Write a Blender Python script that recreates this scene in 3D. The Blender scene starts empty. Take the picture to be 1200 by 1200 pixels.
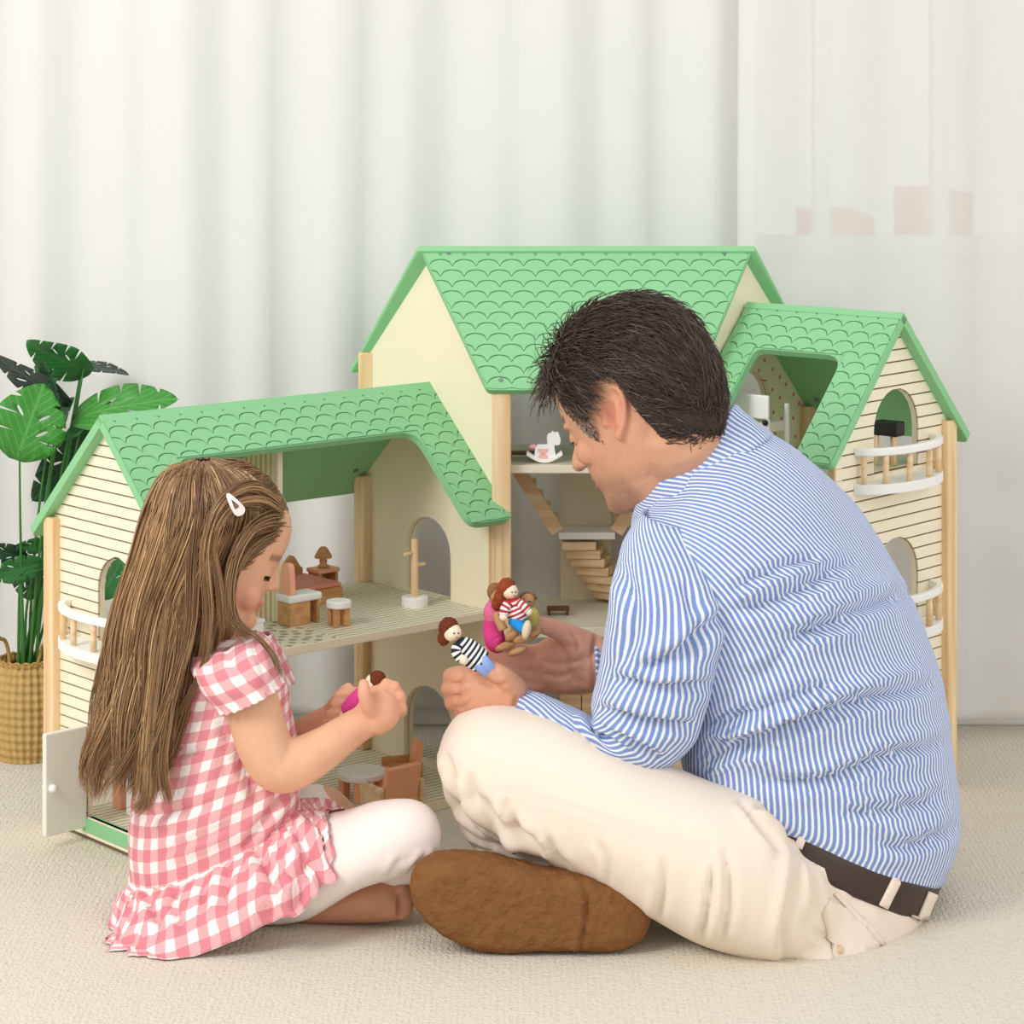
import bpy, bmesh, math, random
import numpy as np
from mathutils import Vector, Matrix, noise
random.seed(7); RNG = np.random.default_rng(7)
S = bpy.context.scene
COL = S.collection
# ------------------------------------------------------------------ camera
FPX, YH, CAMH, CAMD = 2970.0, 94.0, 1.046, 3.70      # focal length in px, horizon row, camera height and distance
cam_d = bpy.data.cameras.new('camera'); cam = bpy.data.objects.new('camera', cam_d); COL.objects.link(cam)
cam.location = (0, -CAMD, CAMH); cam.rotation_euler = (math.pi/2, 0, 0)
cam_d.sensor_width = 36; cam_d.lens = FPX/1200*36; cam_d.shift_y = -(600-YH)/1200
cam_d.clip_start = 0.05; cam_d.clip_end = 200
S.camera = cam
# ------------------------------------------------------------------ light
W = bpy.data.worlds.new('world'); S.world = W; W.use_nodes = True
W.node_tree.nodes['Background'].inputs[0].default_value = (1.0, 0.995, 0.985, 1)
W.node_tree.nodes['Background'].inputs[1].default_value = 0.82
def area(name, loc, target, size, power, col=(1, 1, 1)):
    d = bpy.data.lights.new(name, 'AREA'); d.energy = power; d.shape = 'RECTANGLE'
    d.size, d.size_y = size; d.color = col
    o = bpy.data.objects.new(name, d); COL.objects.link(o); o.location = loc
    o.rotation_euler = (Vector(target)-Vector(loc)).to_track_quat('-Z', 'Y').to_euler()
    return o
area('softbox_left', (-2.3, -2.6, 2.5), (0.0, -0.2, 0.4), (1.3, 1.3), 70, (1.0, 0.99, 0.97))
area('softbox_right', (2.6, -3.2, 2.2), (0.1, -0.2, 0.5), (1.8, 1.8), 26, (1.0, 0.985, 0.965))
S.view_settings.view_transform = 'Standard'; S.view_settings.look = 'None'
S.view_settings.exposure = 0.0; S.view_settings.gamma = 1.0; S.view_settings.use_curve_mapping = False
# ------------------------------------------------------------------ helpers
def U(px, py, y):
    "pixel on the photograph and depth (world y) -> world point"
    k = (y+CAMD)/FPX
    return Vector(((px-600)*k, y, CAMH-(py-YH)*k))
def proj(v):
    v = np.asarray(v, float); k = FPX/(v[..., 1]+CAMD)
    return np.stack([600+v[..., 0]*k, YH+(CAMH-v[..., 2])*k], -1)
def srgb(r, g, b):
    f = lambda c: (c/12.92 if c <= .04045 else ((c+.055)/1.055)**2.4)
    return (f(r/255), f(g/255), f(b/255), 1)
MATS = {}
def mat(name, col, rough=.6, spec=.3, bump=0, bscale=60, var=0, vscale=20, sheen=0, sss=0, metal=0, stretch=None):
    if name in MATS: return MATS[name]
    m = bpy.data.materials.new(name); m.use_nodes = True; nt = m.node_tree; b = nt.nodes['Principled BSDF']
    b.inputs['Base Color'].default_value = col; b.inputs['Roughness'].default_value = rough
    b.inputs['Specular IOR Level'].default_value = spec; b.inputs['Metallic'].default_value = metal
    if sheen: b.inputs['Sheen Weight'].default_value = sheen
    if sss:
        b.inputs['Subsurface Weight'].default_value = sss; b.inputs['Subsurface Radius'].default_value = (1, .35, .2)
        b.inputs['Subsurface Scale'].default_value = .006
    tc = nt.nodes.new('ShaderNodeTexCoord'); mp = nt.nodes.new('ShaderNodeMapping')
    nt.links.new(tc.outputs['Object'], mp.inputs[0])
    if stretch: mp.inputs['Scale'].default_value = stretch
    if var:
        n = nt.nodes.new('ShaderNodeTexNoise'); n.inputs['Scale'].default_value = vscale; n.inputs['Detail'].default_value = 4
        nt.links.new(mp.outputs[0], n.inputs['Vector'])
        r = nt.nodes.new('ShaderNodeMix'); r.data_type = 'RGBA'
        r.inputs[6].default_value = tuple(c*(1-var) for c in col[:3])+(1,); r.inputs[7].default_value = tuple(min(1, c*(1+var)) for c in col[:3])+(1,)
        nt.links.new(n.outputs[0], r.inputs[0]); nt.links.new(r.outputs[2], b.inputs['Base Color'])
    if bump:
        n = nt.nodes.new('ShaderNodeTexNoise'); n.inputs['Scale'].default_value = bscale; n.inputs['Detail'].default_value = 5
        nt.links.new(mp.outputs[0], n.inputs['Vector'])
        bp = nt.nodes.new('ShaderNodeBump'); bp.inputs['Strength'].default_value = bump; bp.inputs['Distance'].default_value = .002
        nt.links.new(n.outputs[0], bp.inputs['Height']); nt.links.new(bp.outputs[0], b.inputs['Normal'])
    MATS[name] = m
    return m
def wood(name, c1, c2, axis='Z', scale=90, rough=.5):
    if name in MATS: return MATS[name]
    m = bpy.data.materials.new(name); m.use_nodes = True; nt = m.node_tree; b = nt.nodes['Principled BSDF']
    b.inputs['Roughness'].default_value = rough; b.inputs['Specular IOR Level'].default_value = .3
    tc = nt.nodes.new('ShaderNodeTexCoord'); mp = nt.nodes.new('ShaderNodeMapping')
    mp.inputs['Scale'].default_value = {'Z': (1, 1, .05), 'X': (.05, 1, 1), 'Y': (1, .05, 1)}[axis]
    n = nt.nodes.new('ShaderNodeTexNoise'); n.inputs['Scale'].default_value = scale; n.inputs['Detail'].default_value = 3; n.inputs['Distortion'].default_value = .4
    rp = nt.nodes.new('ShaderNodeValToRGB'); rp.color_ramp.elements[0].color = c1; rp.color_ramp.elements[1].color = c2
    rp.color_ramp.elements[0].position = .38; rp.color_ramp.elements[1].position = .6
    nt.links.new(tc.outputs['Object'], mp.inputs[0]); nt.links.new(mp.outputs[0], n.inputs['Vector'])
    nt.links.new(n.outputs[0], rp.inputs[0]); nt.links.new(rp.outputs[0], b.inputs['Base Color'])
    MATS[name] = m
    return m
def smooth(me, on=True):
    me.polygons.foreach_set('use_smooth', [on]*len(me.polygons)); me.update()
def link(name, me, material=None, parent=None, matrix=None):
    o = bpy.data.objects.new(name, me); COL.objects.link(o)
    if material is not None:
        for mm in (material if isinstance(material, (list, tuple)) else [material]): me.materials.append(mm)
    if parent is not None: o.parent = parent
    if matrix is not None: o.matrix_local = matrix
    return o
def tag(o, label=None, cat=None, group=None, kind=None):
    if label: o['label'] = label
    if cat: o['category'] = cat
    if group: o['group'] = group
    if kind: o['kind'] = kind
    return o
def thing(name, label, cat, loc=(0, 0, 0), group=None):
    o = bpy.data.objects.new(name, None); COL.objects.link(o); o.location = loc; o.empty_display_size = .05
    return tag(o, label, cat, group)
def root_loc(p):
    l = Vector((0, 0, 0))
    while p is not None: l += p.location; p = p.parent
    return l
def obj(name, bm, material, parent=None, sm=False, frame=None, bevel=0, segs=2):
    "link a bmesh (world coordinates, or coordinates of frame) as one mesh object"
    if frame is not None: bm.transform(frame)
    l = root_loc(parent)
    if l.length: bmesh.ops.translate(bm, vec=-l, verts=bm.verts)
    bmesh.ops.recalc_face_normals(bm, faces=bm.faces)
    me = bpy.data.meshes.new(name); bm.to_mesh(me); bm.free()
    if sm: smooth(me)
    o = link(name, me, material, parent)
    if bevel:
        b = o.modifiers.new('bevel', 'BEVEL'); b.width = bevel; b.segments = segs; b.limit_method = 'ANGLE'
    return o
def np_mesh(name, V, F, sm=True, uv=None):
    me = bpy.data.meshes.new(name); V = np.asarray(V, np.float32); F = np.asarray(F, np.int32); k = F.shape[1]
    me.vertices.add(len(V)); me.vertices.foreach_set('co', V.ravel())
    me.loops.add(F.size); me.loops.foreach_set('vertex_index', F.ravel())
    me.polygons.add(len(F)); me.polygons.foreach_set('loop_start', np.arange(0, F.size, k, dtype=np.int32))
    me.polygons.foreach_set('loop_total', np.full(len(F), k, np.int32))
    me.update(calc_edges=True); me.validate()
    if uv is not None:
        ul = me.uv_layers.new(name='UVMap'); li = np.zeros(len(me.loops), np.int32); me.loops.foreach_get('vertex_index', li)
        ul.data.foreach_set('uv', np.asarray(uv, np.float32)[li].ravel())
    if sm: smooth(me)
    return me
def box(bm, c, s, rot=None):
    r = bmesh.ops.create_cube(bm, size=1); vs = r['verts']
    m = Matrix.Translation(Vector(c)) @ (rot.to_4x4() if rot is not None else Matrix()) @ Matrix.Diagonal((s[0], s[1], s[2], 1))
    bmesh.ops.transform(bm, matrix=m, verts=vs); return vs
def box2(bm, lo, hi):
    return box(bm, [(a+b)/2 for a, b in zip(lo, hi)], [abs(b-a) for a, b in zip(lo, hi)])
def cyl(bm, p0, p1, r0, r1=None, n=16, caps=True):
    r1 = r0 if r1 is None else r1; p0 = Vector(p0); p1 = Vector(p1); d = p1-p0
    r = bmesh.ops.create_cone(bm, cap_ends=caps, segments=n, radius1=r0, radius2=r1, depth=d.length)
    m = Matrix.Translation((p0+p1)/2) @ d.to_track_quat('Z', 'Y').to_matrix().to_4x4()
    bmesh.ops.transform(bm, matrix=m, verts=r['verts']); return r['verts']
def ball(bm, c, r, sc=(1, 1, 1), u=16, v=10, rot=None):
    q = bmesh.ops.create_uvsphere(bm, u_segments=u, v_segments=v, radius=r)
    m = Matrix.Translation(Vector(c)) @ (rot.to_4x4() if rot is not None else Matrix()) @ Matrix.Diagonal((sc[0], sc[1], sc[2], 1))
    bmesh.ops.transform(bm, matrix=m, verts=q['verts']); return q['verts']
def lathe(bm, prof, c=(0, 0, 0), n=24):
    "prof: list of (r, z)"
    c = Vector(c); rings = []
    for r, z in prof:
        rings.append([bm.verts.new(c+Vector((r*math.cos(2*math.pi*i/n), r*math.sin(2*math.pi*i/n), z))) for i in range(n)])
    for a, b in zip(rings, rings[1:]):
        for i in range(n): bm.faces.new((a[i], a[(i+1) % n], b[(i+1) % n], b[i]))
    bm.faces.new(rings[0][::-1]); bm.faces.new(rings[-1])
def plate(bm, outer, holes, t0, t1, ax):
    "flat plate with holes; ax maps (s, t, n) -> Vector; thickness from n=t0 to n=t1"
    loops = []
    for lp in [outer]+list(holes): loops.append([bm.verts.new(ax(s, t, t0)) for s, t in lp])
    ed = []
    for l in loops:
        for i in range(len(l)): ed.append(bm.edges.new((l[i], l[(i+1) % len(l)])))
    r = bmesh.ops.triangle_fill(bm, use_beauty=True, use_dissolve=False, edges=ed)
    fs = [g for g in r['geom'] if isinstance(g, bmesh.types.BMFace)]
    e = bmesh.ops.extrude_face_region(bm, geom=fs)
    d = ax(0, 0, t1)-ax(0, 0, t0)
    bmesh.ops.translate(bm, vec=d, verts=[g for g in e['geom'] if isinstance(g, bmesh.types.BMVert)])
def arch(c, w, z0, ztop, n=10):
    "arched opening outline in (s, z): flat bottom at z0, round top at ztop"
    r = w/2; zc = ztop-r
    return [(c-r, z0), (c+r, z0)]+[(c+r*math.cos(math.pi*i/n), zc+r*math.sin(math.pi*i/n)) for i in range(0, n+1)]
def roundpoly(pts, rads, n=6):
    out = []
    m = len(pts)
    for i, (p, r) in enumerate(zip(pts, rads)):
        p = Vector(p); a = Vector(pts[i-1]); b = Vector(pts[(i+1) % m])
        if r <= 0: out.append(tuple(p)); continue
        da = (a-p).normalized(); db = (b-p).normalized(); ang = da.angle(db); t = r/math.tan(ang/2)
        p0 = p+da*t; p1 = p+db*t
        for k in range(n+1):
            q = k/n; out.append(tuple(p0*(1-q)**2+p*2*q*(1-q)+p1*q*q))
    return out
def catmull(P, m):
    P = np.asarray(P, float); n = len(P); out = []
    for i in range(n-1):
        p0 = P[max(i-1, 0)] if i > 0 else 2*P[0]-P[1]; p1 = P[i]; p2 = P[i+1]; p3 = P[i+2] if i+2 < n else 2*P[-1]-P[-2]
        for k in range(m):
            t = k/m
            out.append(.5*((2*p1)+(-p0+p2)*t+(2*p0-5*p1+4*p2-p3)*t*t+(-p0+3*p1-3*p2+p3)*t**3))
    out.append(P[-1]); return np.array(out)
def vnoise(V, scale, seed=0.0):
    return np.array([noise.noise(Vector((float(v[0])*scale+seed, float(v[1])*scale-seed, float(v[2])*scale+2*seed))) for v in V])
# ------------------------------------------------------------------ setting
WALLY = 0.42
def carpet_mat():
    m = bpy.data.materials.new('carpet'); m.use_nodes = True; nt = m.node_tree; b = nt.nodes['Principled BSDF']
    b.inputs['Roughness'].default_value = .95; b.inputs['Specular IOR Level'].default_value = .05
    tc = nt.nodes.new('ShaderNodeTexCoord')
    w = nt.nodes.new('ShaderNodeTexWave'); w.wave_type = 'BANDS'; w.bands_direction = 'X'; w.inputs['Scale'].default_value = 42; w.inputs['Distortion'].default_value = 5; w.inputs['Detail'].default_value = 3; w.inputs['Detail Scale'].default_value = 6
    v = nt.nodes.new('ShaderNodeTexVoronoi'); v.inputs['Scale'].default_value = 260
    n = nt.nodes.new('ShaderNodeTexNoise'); n.inputs['Scale'].default_value = 120; n.inputs['Detail'].default_value = 6
    for q in (w, v, n): nt.links.new(tc.outputs['Object'], q.inputs['Vector'])
    a = nt.nodes.new('ShaderNodeMath'); a.operation = 'MULTIPLY_ADD'; a.inputs[1].default_value = .35
    nt.links.new(w.outputs[1], a.inputs[0]); nt.links.new(v.outputs[0], a.inputs[2])
    a2 = nt.nodes.new('ShaderNodeMath'); a2.operation = 'ADD'; nt.links.new(a.outputs[0], a2.inputs[0]); nt.links.new(n.outputs[0], a2.inputs[1])
    rp = nt.nodes.new('ShaderNodeValToRGB'); e = rp.color_ramp.elements
    e[0].position = .35; e[0].color = srgb(196, 186, 166); e[1].position = 1.5/1.6; e[1].color = srgb(226, 218, 201)
    nt.links.new(a2.outputs[0], rp.inputs[0]); nt.links.new(rp.outputs[0], b.inputs['Base Color'])
    bp = nt.nodes.new('ShaderNodeBump'); bp.inputs['Strength'].default_value = .55; bp.inputs['Distance'].default_value = .003
    nt.links.new(a2.outputs[0], bp.inputs['Height']); nt.links.new(bp.outputs[0], b.inputs['Normal'])
    return m
bm = bmesh.new(); box2(bm, (-2.6, -3.2, -.06), (2.6, WALLY, 0))
tag(obj('floor', bm, carpet_mat()), kind='structure', label='beige looped carpet floor')
wallm = mat('wall_paint', srgb(236, 234, 229), .9, .1, bump=.05, bscale=200)
bm = bmesh.new()
ax = lambda s, t, n: Vector((s, WALLY+n, t))
WX0, WX1, WZ0, WZ1 = .345, 1.12, .755, 2.1
plate(bm, [(-2.6, 0), (2.6, 0), (2.6, 2.5), (-2.6, 2.5)], [[(WX0, WZ0), (WX1, WZ0), (WX1, WZ1), (WX0, WZ1)]], 0, .12, ax)
tag(obj('wall_back', bm, wallm), kind='structure', label='white wall behind the curtains')
bm = bmesh.new(); box2(bm, (-2.6, WALLY-.014, 0), (2.6, WALLY, .055))
tag(obj('baseboard_back', bm, mat('white_trim', srgb(240, 239, 235), .5, .4, var=.02), bevel=.004), kind='structure')
win = thing('window_1', 'white framed window behind the right curtain', None, ((WX0+WX1)/2, WALLY+.05, WZ0)); win['kind'] = 'structure'
bm = bmesh.new()
fr = [(WX0, WZ0), (WX1, WZ0), (WX1, WZ1), (WX0, WZ1)]
f = .035; mz = 1.62
h1 = lambda x0, x1, z0, z1: [(x0, z0), (x1, z0), (x1, z1), (x0, z1)]
LIGHTS = [(x0, x1, z0, z1) for x0, x1 in ((WX0+f, .496), (.522, .690), (.716, WX1-f)) for z0, z1 in ((WZ0+f, mz-f/2), (mz+f/2, WZ1-f))]
plate(bm, fr, [h1(*l) for l in LIGHTS], .03, .08, ax)
obj('window_frame', bm, MATS['white_trim'], win, bevel=.003)
gm = bpy.data.materials.new('window_glass'); gm.use_nodes = True
g = gm.node_tree.nodes['Principled BSDF']; g.inputs['Transmission Weight'].default_value = 1; g.inputs['Roughness'].default_value = 0; g.inputs['IOR'].default_value = 1.02
for (x0, x1, z0, z1) in LIGHTS:
    bm = bmesh.new(); box2(bm, (x0-.004, WALLY+.05, z0-.004), (x1+.004, WALLY+.056, z1+.004)); obj('pane', bm, gm, win)
# neighbouring house seen faintly through window and sheer
bm = bmesh.new(); box2(bm, (-.6, 4.0, -.5), (.735, 4.6, 3.4)); box2(bm, (.93, 4.0, -.5), (1.10, 4.6, .63)); box2(bm, (1.25, 4.0, -.5), (1.40, 4.6, .70)); box2(bm, (.735, 4.2, -.5), (3.0, 4.6, .54))
tag(obj('neighbour_house', bm, mat('peach_render', srgb(238, 178, 146), .9, .1, var=.05)), 'peach rendered house outside, dimly seen through the right curtain', 'building')
def sheer_mat(name, tr):
    m = bpy.data.materials.new(name); m.use_nodes = True; nt = m.node_tree; nt.nodes.remove(nt.nodes['Principled BSDF'])
    out = nt.nodes['Material Output']; d = nt.nodes.new('ShaderNodeBsdfDiffuse'); t = nt.nodes.new('ShaderNodeBsdfTranslucent'); x = nt.nodes.new('ShaderNodeBsdfTransparent')
    d.inputs[0].default_value = srgb(250, 249, 247); t.inputs[0].default_value = srgb(250, 249, 247)
    tc = nt.nodes.new('ShaderNodeTexCoord'); n = nt.nodes.new('ShaderNodeTexNoise'); n.inputs['Scale'].default_value = 900
    bp = nt.nodes.new('ShaderNodeBump'); bp.inputs['Strength'].default_value = .08; bp.inputs['Distance'].default_value = .001
    nt.links.new(tc.outputs['Object'], n.inputs['Vector']); nt.links.new(n.outputs[0], bp.inputs['Height']); nt.links.new(bp.outputs[0], d.inputs['Normal'])
    m1 = nt.nodes.new('ShaderNodeMixShader'); m1.inputs[0].default_value = .28
    m2 = nt.nodes.new('ShaderNodeMixShader'); m2.inputs[0].default_value = tr
    nt.links.new(d.outputs[0], m1.inputs[1]); nt.links.new(t.outputs[0], m1.inputs[2])
    nt.links.new(m1.outputs[0], m2.inputs[1]); nt.links.new(x.outputs[0], m2.inputs[2]); nt.links.new(m2.outputs[0], out.inputs[0])
    return m
def curtain(x0, x1, seed, label, m, amp=.027, hemz=.03, cy=.366):
    r = random.Random(seed); ks = [(r.uniform(9, 13), r.uniform(0, 6), .5), (r.uniform(18, 26), r.uniform(0, 6), .5), (r.uniform(40, 60), r.uniform(0, 6), .34)]
    xs = np.linspace(x0, x1, int((x1-x0)/.006)); zs = np.concatenate([[hemz, hemz+.012, hemz+.028], np.linspace(.1, 2.42, 34)])
    V = []
    for z in zs:
        k = .75+.25*math.cos(z*1.3)
        yy = sum(a*np.sin(w*xs+p+.25*np.sin(z*1.7+p)) for w, p, a in ks)
        yy = np.sign(yy)*np.abs(yy)**.8
        hem = .0 if z > hemz else .004*np.sin(22*xs)
        V.append(np.stack([xs+.006*np.sin(z*2+xs*9), cy+amp*k*yy, np.full_like(xs, z)+hem], -1))
    V = np.concatenate(V); n = len(xs); F = []
    I = np.arange(len(zs)-1)[:, None]*n+np.arange(n-1)[None]
    F = np.stack([I, I+1, I+1+n, I+n], -1).reshape(-1, 4)
    me = np_mesh('curtain', V, F); o = link('sheer_curtain', me, m)
    sd = o.modifiers.new('thick', 'SOLIDIFY'); sd.thickness = .0008
    return tag(o, label, 'curtain')
m_cl, m_cr = sheer_mat('sheer_white', .04), sheer_mat('sheer_thin', .46)
curtain(-1.6, .40, 3, 'wide white sheer curtain hanging in soft folds behind the plant and green roofs', m_cl)
curtain(.362, 1.5, 8, 'thinner sheer curtain at right, its hem above the baseboard and the window faintly showing through', m_cr, .022, .032, .328)
_ = None
rod = thing('curtain_rod', 'white metal rod above the frame that carries both sheer curtains', 'curtain rod', (0, .372, 2.43))
bm = bmesh.new(); cyl(bm, (-1.75, .372, 2.445), (1.65, .372, 2.445), .012); obj('pole', bm, MATS['white_trim'], rod, True)
for x in (-1.7, 0, 1.6):
    bm = bmesh.new(); box2(bm, (x-.01, .372, 2.439), (x+.01, WALLY, 2.451)); obj('bracket', bm, MATS['white_trim'], rod)
# ------------------------------------------------------------------ dollhouse
cx, ca, cb, cd = .1131, .1403, .3369, .2253
eC, rC, ovC = .637, .7925, .031
LL = math.hypot(cb-ca, cd)
wL, eL, rL, z1L = .5565, .4448, .5884, .2737
wR, eR, rR = .2593, .5523, .709
ov, side = .038, .0073
z1C, z2C = .247, .484
FLp, FRp = Vector((cx-ca, 0, 0)), Vector((cx+ca, 0, 0))
def frame(origin, xd, yd):
    m = Matrix.Identity(4)
    for i in range(3): m[i][0] = xd[i]; m[i][1] = yd[i]; m[i][3] = origin[i]
    return m
ML = frame(FLp, Vector((cd, cb-ca, 0))/LL, Vector((-(cb-ca), cd, 0))/LL)   # left wing: x -wL..0, y 0 (front) .. LL (back)
MR = frame(FRp, Vector((cd, -(cb-ca), 0))/LL, Vector((cb-ca, cd, 0))/LL)    # right wing: x 0..wR
MC = Matrix.Translation((cx, 0, 0))
cream = mat('cream_paint', srgb(246, 235, 205), .55, .25, bump=.03, bscale=300, var=.015)
board_m = mat('board_paint', srgb(249, 239, 214), .55, .25, bump=.04, bscale=200, var=.02)
groove_m = mat('groove_brown', srgb(120, 104, 80), .8, .1, var=.1)
green = mat('green_paint', srgb(142, 203, 148), .5, .3, bump=.02, bscale=200, var=.02)
green_d = mat('green_groove', srgb(62, 116, 72), .6, .2, var=.06)
green_in = mat('green_inside', srgb(128, 182, 112), .55, .25, var=.02)
pine = wood('pine', srgb(246, 218, 176), srgb(228, 188, 138), 'Z', 60)
pineX = wood('pine_x', srgb(248, 222, 182), srgb(232, 194, 146), 'X', 70)
whitep = mat('white_paint', srgb(248, 247, 243), .45, .35, var=.01)
steel = mat('steel', srgb(150, 155, 165), .3, .5, metal=.8, var=.05)
def floor_mat(name, kind):
    m = bpy.data.materials.new(name); m.use_nodes = True; nt = m.node_tree; b = nt.nodes['Principled BSDF']; b.inputs['Roughness'].default_value = .5
    tc = nt.nodes.new('ShaderNodeTexCoord'); base = srgb(238, 230, 206); dk = srgb(170, 162, 138)
    mx = nt.nodes.new('ShaderNodeMix'); mx.data_type = 'RGBA'; mx.inputs[6].default_value = base; mx.inputs[7].default_value = dk
    if kind == 'lines':
        mp = nt.nodes.new('ShaderNodeMapping'); mp.inputs['Rotation'].default_value = (0, 0, -math.atan2(cb-ca, cd)); nt.links.new(tc.outputs['Object'], mp.inputs[0])
        w = nt.nodes.new('ShaderNodeTexWave'); w.bands_direction = 'Y'; w.inputs['Scale'].default_value = 26; w.inputs['Distortion'].default_value = 1.2; w.inputs['Detail Scale'].default_value = 3
        nt.links.new(mp.outputs[0], w.inputs['Vector'])
        r = nt.nodes.new('ShaderNodeValToRGB'); r.color_ramp.elements[0].position = .75; r.color_ramp.elements[1].position = .95
        nt.links.new(w.outputs[1], r.inputs[0]); nt.links.new(r.outputs[0], mx.inputs[0])
    else:
        v = nt.nodes.new('ShaderNodeTexVoronoi'); v.inputs['Scale'].default_value = 55; v.inputs['Randomness'].default_value = .35; nt.links.new(tc.outputs['Object'], v.inputs['Vector'])
        r = nt.nodes.new('ShaderNodeValToRGB'); r.color_ramp.elements[0].position = .3; r.color_ramp.elements[0].color = (1, 1, 1, 1); r.color_ramp.elements[1].position = .36; r.color_ramp.elements[1].color = (0, 0, 0, 1)
        nt.links.new(v.outputs[0], r.inputs[0]); nt.links.new(r.outputs[0], mx.inputs[0])
    nt.links.new(mx.outputs[2], b.inputs['Base Color']); return m
floor_l, floor_d = floor_mat('printed_floor_lines', 'lines'), floor_mat('printed_floor_dashes', 'dots')
def edge_faces(o):
    o.data.materials.append(cream)
    for p in o.data.polygons:
        if abs(p.normal.z) < .5: p.material_index = 1
floor_p = mat('cream_floor', srgb(226, 219, 196), .5, .3, var=.02)
def stripe_wall():
    m = bpy.data.materials.new('striped_wallpaper'); m.use_nodes = True; nt = m.node_tree; b = nt.nodes['Principled BSDF']; b.inputs['Roughness'].default_value = .6
    u = nt.nodes.new('ShaderNodeUVMap'); w = nt.nodes.new('ShaderNodeTexWave'); w.bands_direction = 'X'; w.inputs['Scale'].default_value = 26
    nt.links.new(u.outputs[0], w.inputs['Vector']); r = nt.nodes.new('ShaderNodeValToRGB'); r.color_ramp.interpolation = 'CONSTANT'
    e = r.color_ramp.elements; e[0].color = srgb(247, 238, 212); e[1].position = .55; e[1].color = srgb(222, 188, 132)
    nt.links.new(w.outputs[1], r.inputs[0]); nt.links.new(r.outputs[0], b.inputs['Base Color']); return m
def dots_wall():
    m = bpy.data.materials.new('dotted_wallpaper'); m.use_nodes = True; nt = m.node_tree; b = nt.nodes['Principled BSDF']; b.inputs['Roughness'].default_value = .6
    u = nt.nodes.new('ShaderNodeUVMap'); v = nt.nodes.new('ShaderNodeTexVoronoi'); v.voronoi_dimensions = '2D'; v.inputs['Scale'].default_value = 42; v.inputs['Randomness'].default_value = .25
    mp = nt.nodes.new('ShaderNodeMapping'); mp.inputs['Rotation'].default_value = (0, 0, .7); nt.links.new(u.outputs[0], mp.inputs[0]); nt.links.new(mp.outputs[0], v.inputs['Vector'])
    r = nt.nodes.new('ShaderNodeValToRGB'); r.color_ramp.interpolation = 'CONSTANT'
    e = r.color_ramp.elements; e[0].color = srgb(226, 140, 120); e[1].position = .14; e[1].color = srgb(243, 234, 204)
    nt.links.new(v.outputs[0], r.inputs[0]); nt.links.new(r.outputs[0], b.inputs['Base Color']); return m
def uv_planar(o, frame_m, par):
    "planar UVs in a frame's y/z"
    me = o.data; ul = me.uv_layers.new(name='UVMap'); inv = frame_m.inverted(); rl = root_loc(par)
    for lp in me.loops:
        q = inv @ (me.vertices[lp.vertex_index].co+rl); ul.data[lp.index].uv = (q.y, q.z)

DH = thing('dollhouse', 'large folding wooden dollhouse with green scalloped roofs and cream walls, opened behind the people', 'dollhouse', (cx, .05, 0))
def fbox(name, lo, hi, m, M, par=None, bevel=.0015):
    bm = bmesh.new(); box2(bm, lo, hi); return obj(name, bm, m, par or DH, frame=M, bevel=bevel)
def gable_x(xc, hl, e, r):  # half length, gable height at y
    return None
def gwall(name, x0, x1, M, e, r, holes, m, L=LL, y0=0, z0=0):
    bm = bmesh.new(); a3 = lambda s, t, n: Vector((n, s, t))
    plate(bm, [(y0, z0), (L, z0), (L, e-.011), ((y0+L)/2, r-.011), (y0, e-.011)], holes, x0, x1, a3)
    return obj(name, bm, m, DH, frame=M)
def boards(wall, xo, out, M, e, r, pitch, holes, zmin=.006, L=LL):
    "clapboards on the outer face: one object per board, cut round arched openings"
    z = zmin; sub = 4; par = wall; e -= .011; r -= .011
    def gx(zz):
        return (0, L) if zz <= e else (L/2*(zz-e)/(r-e), L-L/2*(zz-e)/(r-e))
    def hole(zz):
        for c, w, b, t in holes:
            rr = w/2; zc = t-rr
            if b <= zz <= zc: return (c-rr, c+rr)
            if zc < zz < t:
                q = math.sqrt(rr*rr-(zz-zc)**2); return (c-q, c+q)
        return None
    while z < r-.006:
        z2 = min(z+pitch-.0022, r-.004); rows = []
        for k in range(sub):
            za, zb = z+(z2-z)*k/sub, z+(z2-z)*(k+1)/sub
            ga, gb = gx(za), gx(zb); hm = hole((za+zb)/2)
            segs = [(ga, gb)]
            if hm:
                ha, hb = hole(za) or hm, hole(zb) or hm
                segs = [((ga[0], ha[0]), (gb[0], hb[0])), ((ha[1], ga[1]), (hb[1], gb[1]))]
            if rows and len(rows[-1][1]) == len(segs): grp = rows[-1]
            else: grp = ([bmesh.new() for _ in segs], segs); rows.append(grp)
            for bm, (A, B) in zip(grp[0], segs):
                v = []
                for xx in (xo, xo+out):
                    for yy, zz in ((A[0], za), (A[1], za), (B[1], zb), (B[0], zb)): v.append(bm.verts.new((xx, yy, zz)))
                for q in ((0, 1, 2, 3), (7, 6, 5, 4), (0, 4, 5, 1), (1, 5, 6, 2), (2, 6, 7, 3), (3, 7, 4, 0)): bm.faces.new([v[i] for i in q])
        if len(rows) > 1:      # an opening starts or ends within this row: join the connected slices
            one = bmesh.new()
            for g in rows:
                for b in g[0]:
                    me = bpy.data.meshes.new('t'); b.to_mesh(me); b.free(); one.from_mesh(me); bpy.data.meshes.remove(me)
            rows = [([one], None)]
        for b in rows[0][0]:
            bmesh.ops.remove_doubles(b, verts=b.verts, dist=1e-5); obj('board', b, board_m, par, frame=M)
        z += pitch
def post(M, x, y, z0, z1, w=.02, d=.026):
    bm = bmesh.new(); box2(bm, (x-w/2, y-d/2, z0), (x+w/2, y+d/2, z1)); return obj('post', bm, pine, DH, frame=M, bevel=.002)
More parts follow.
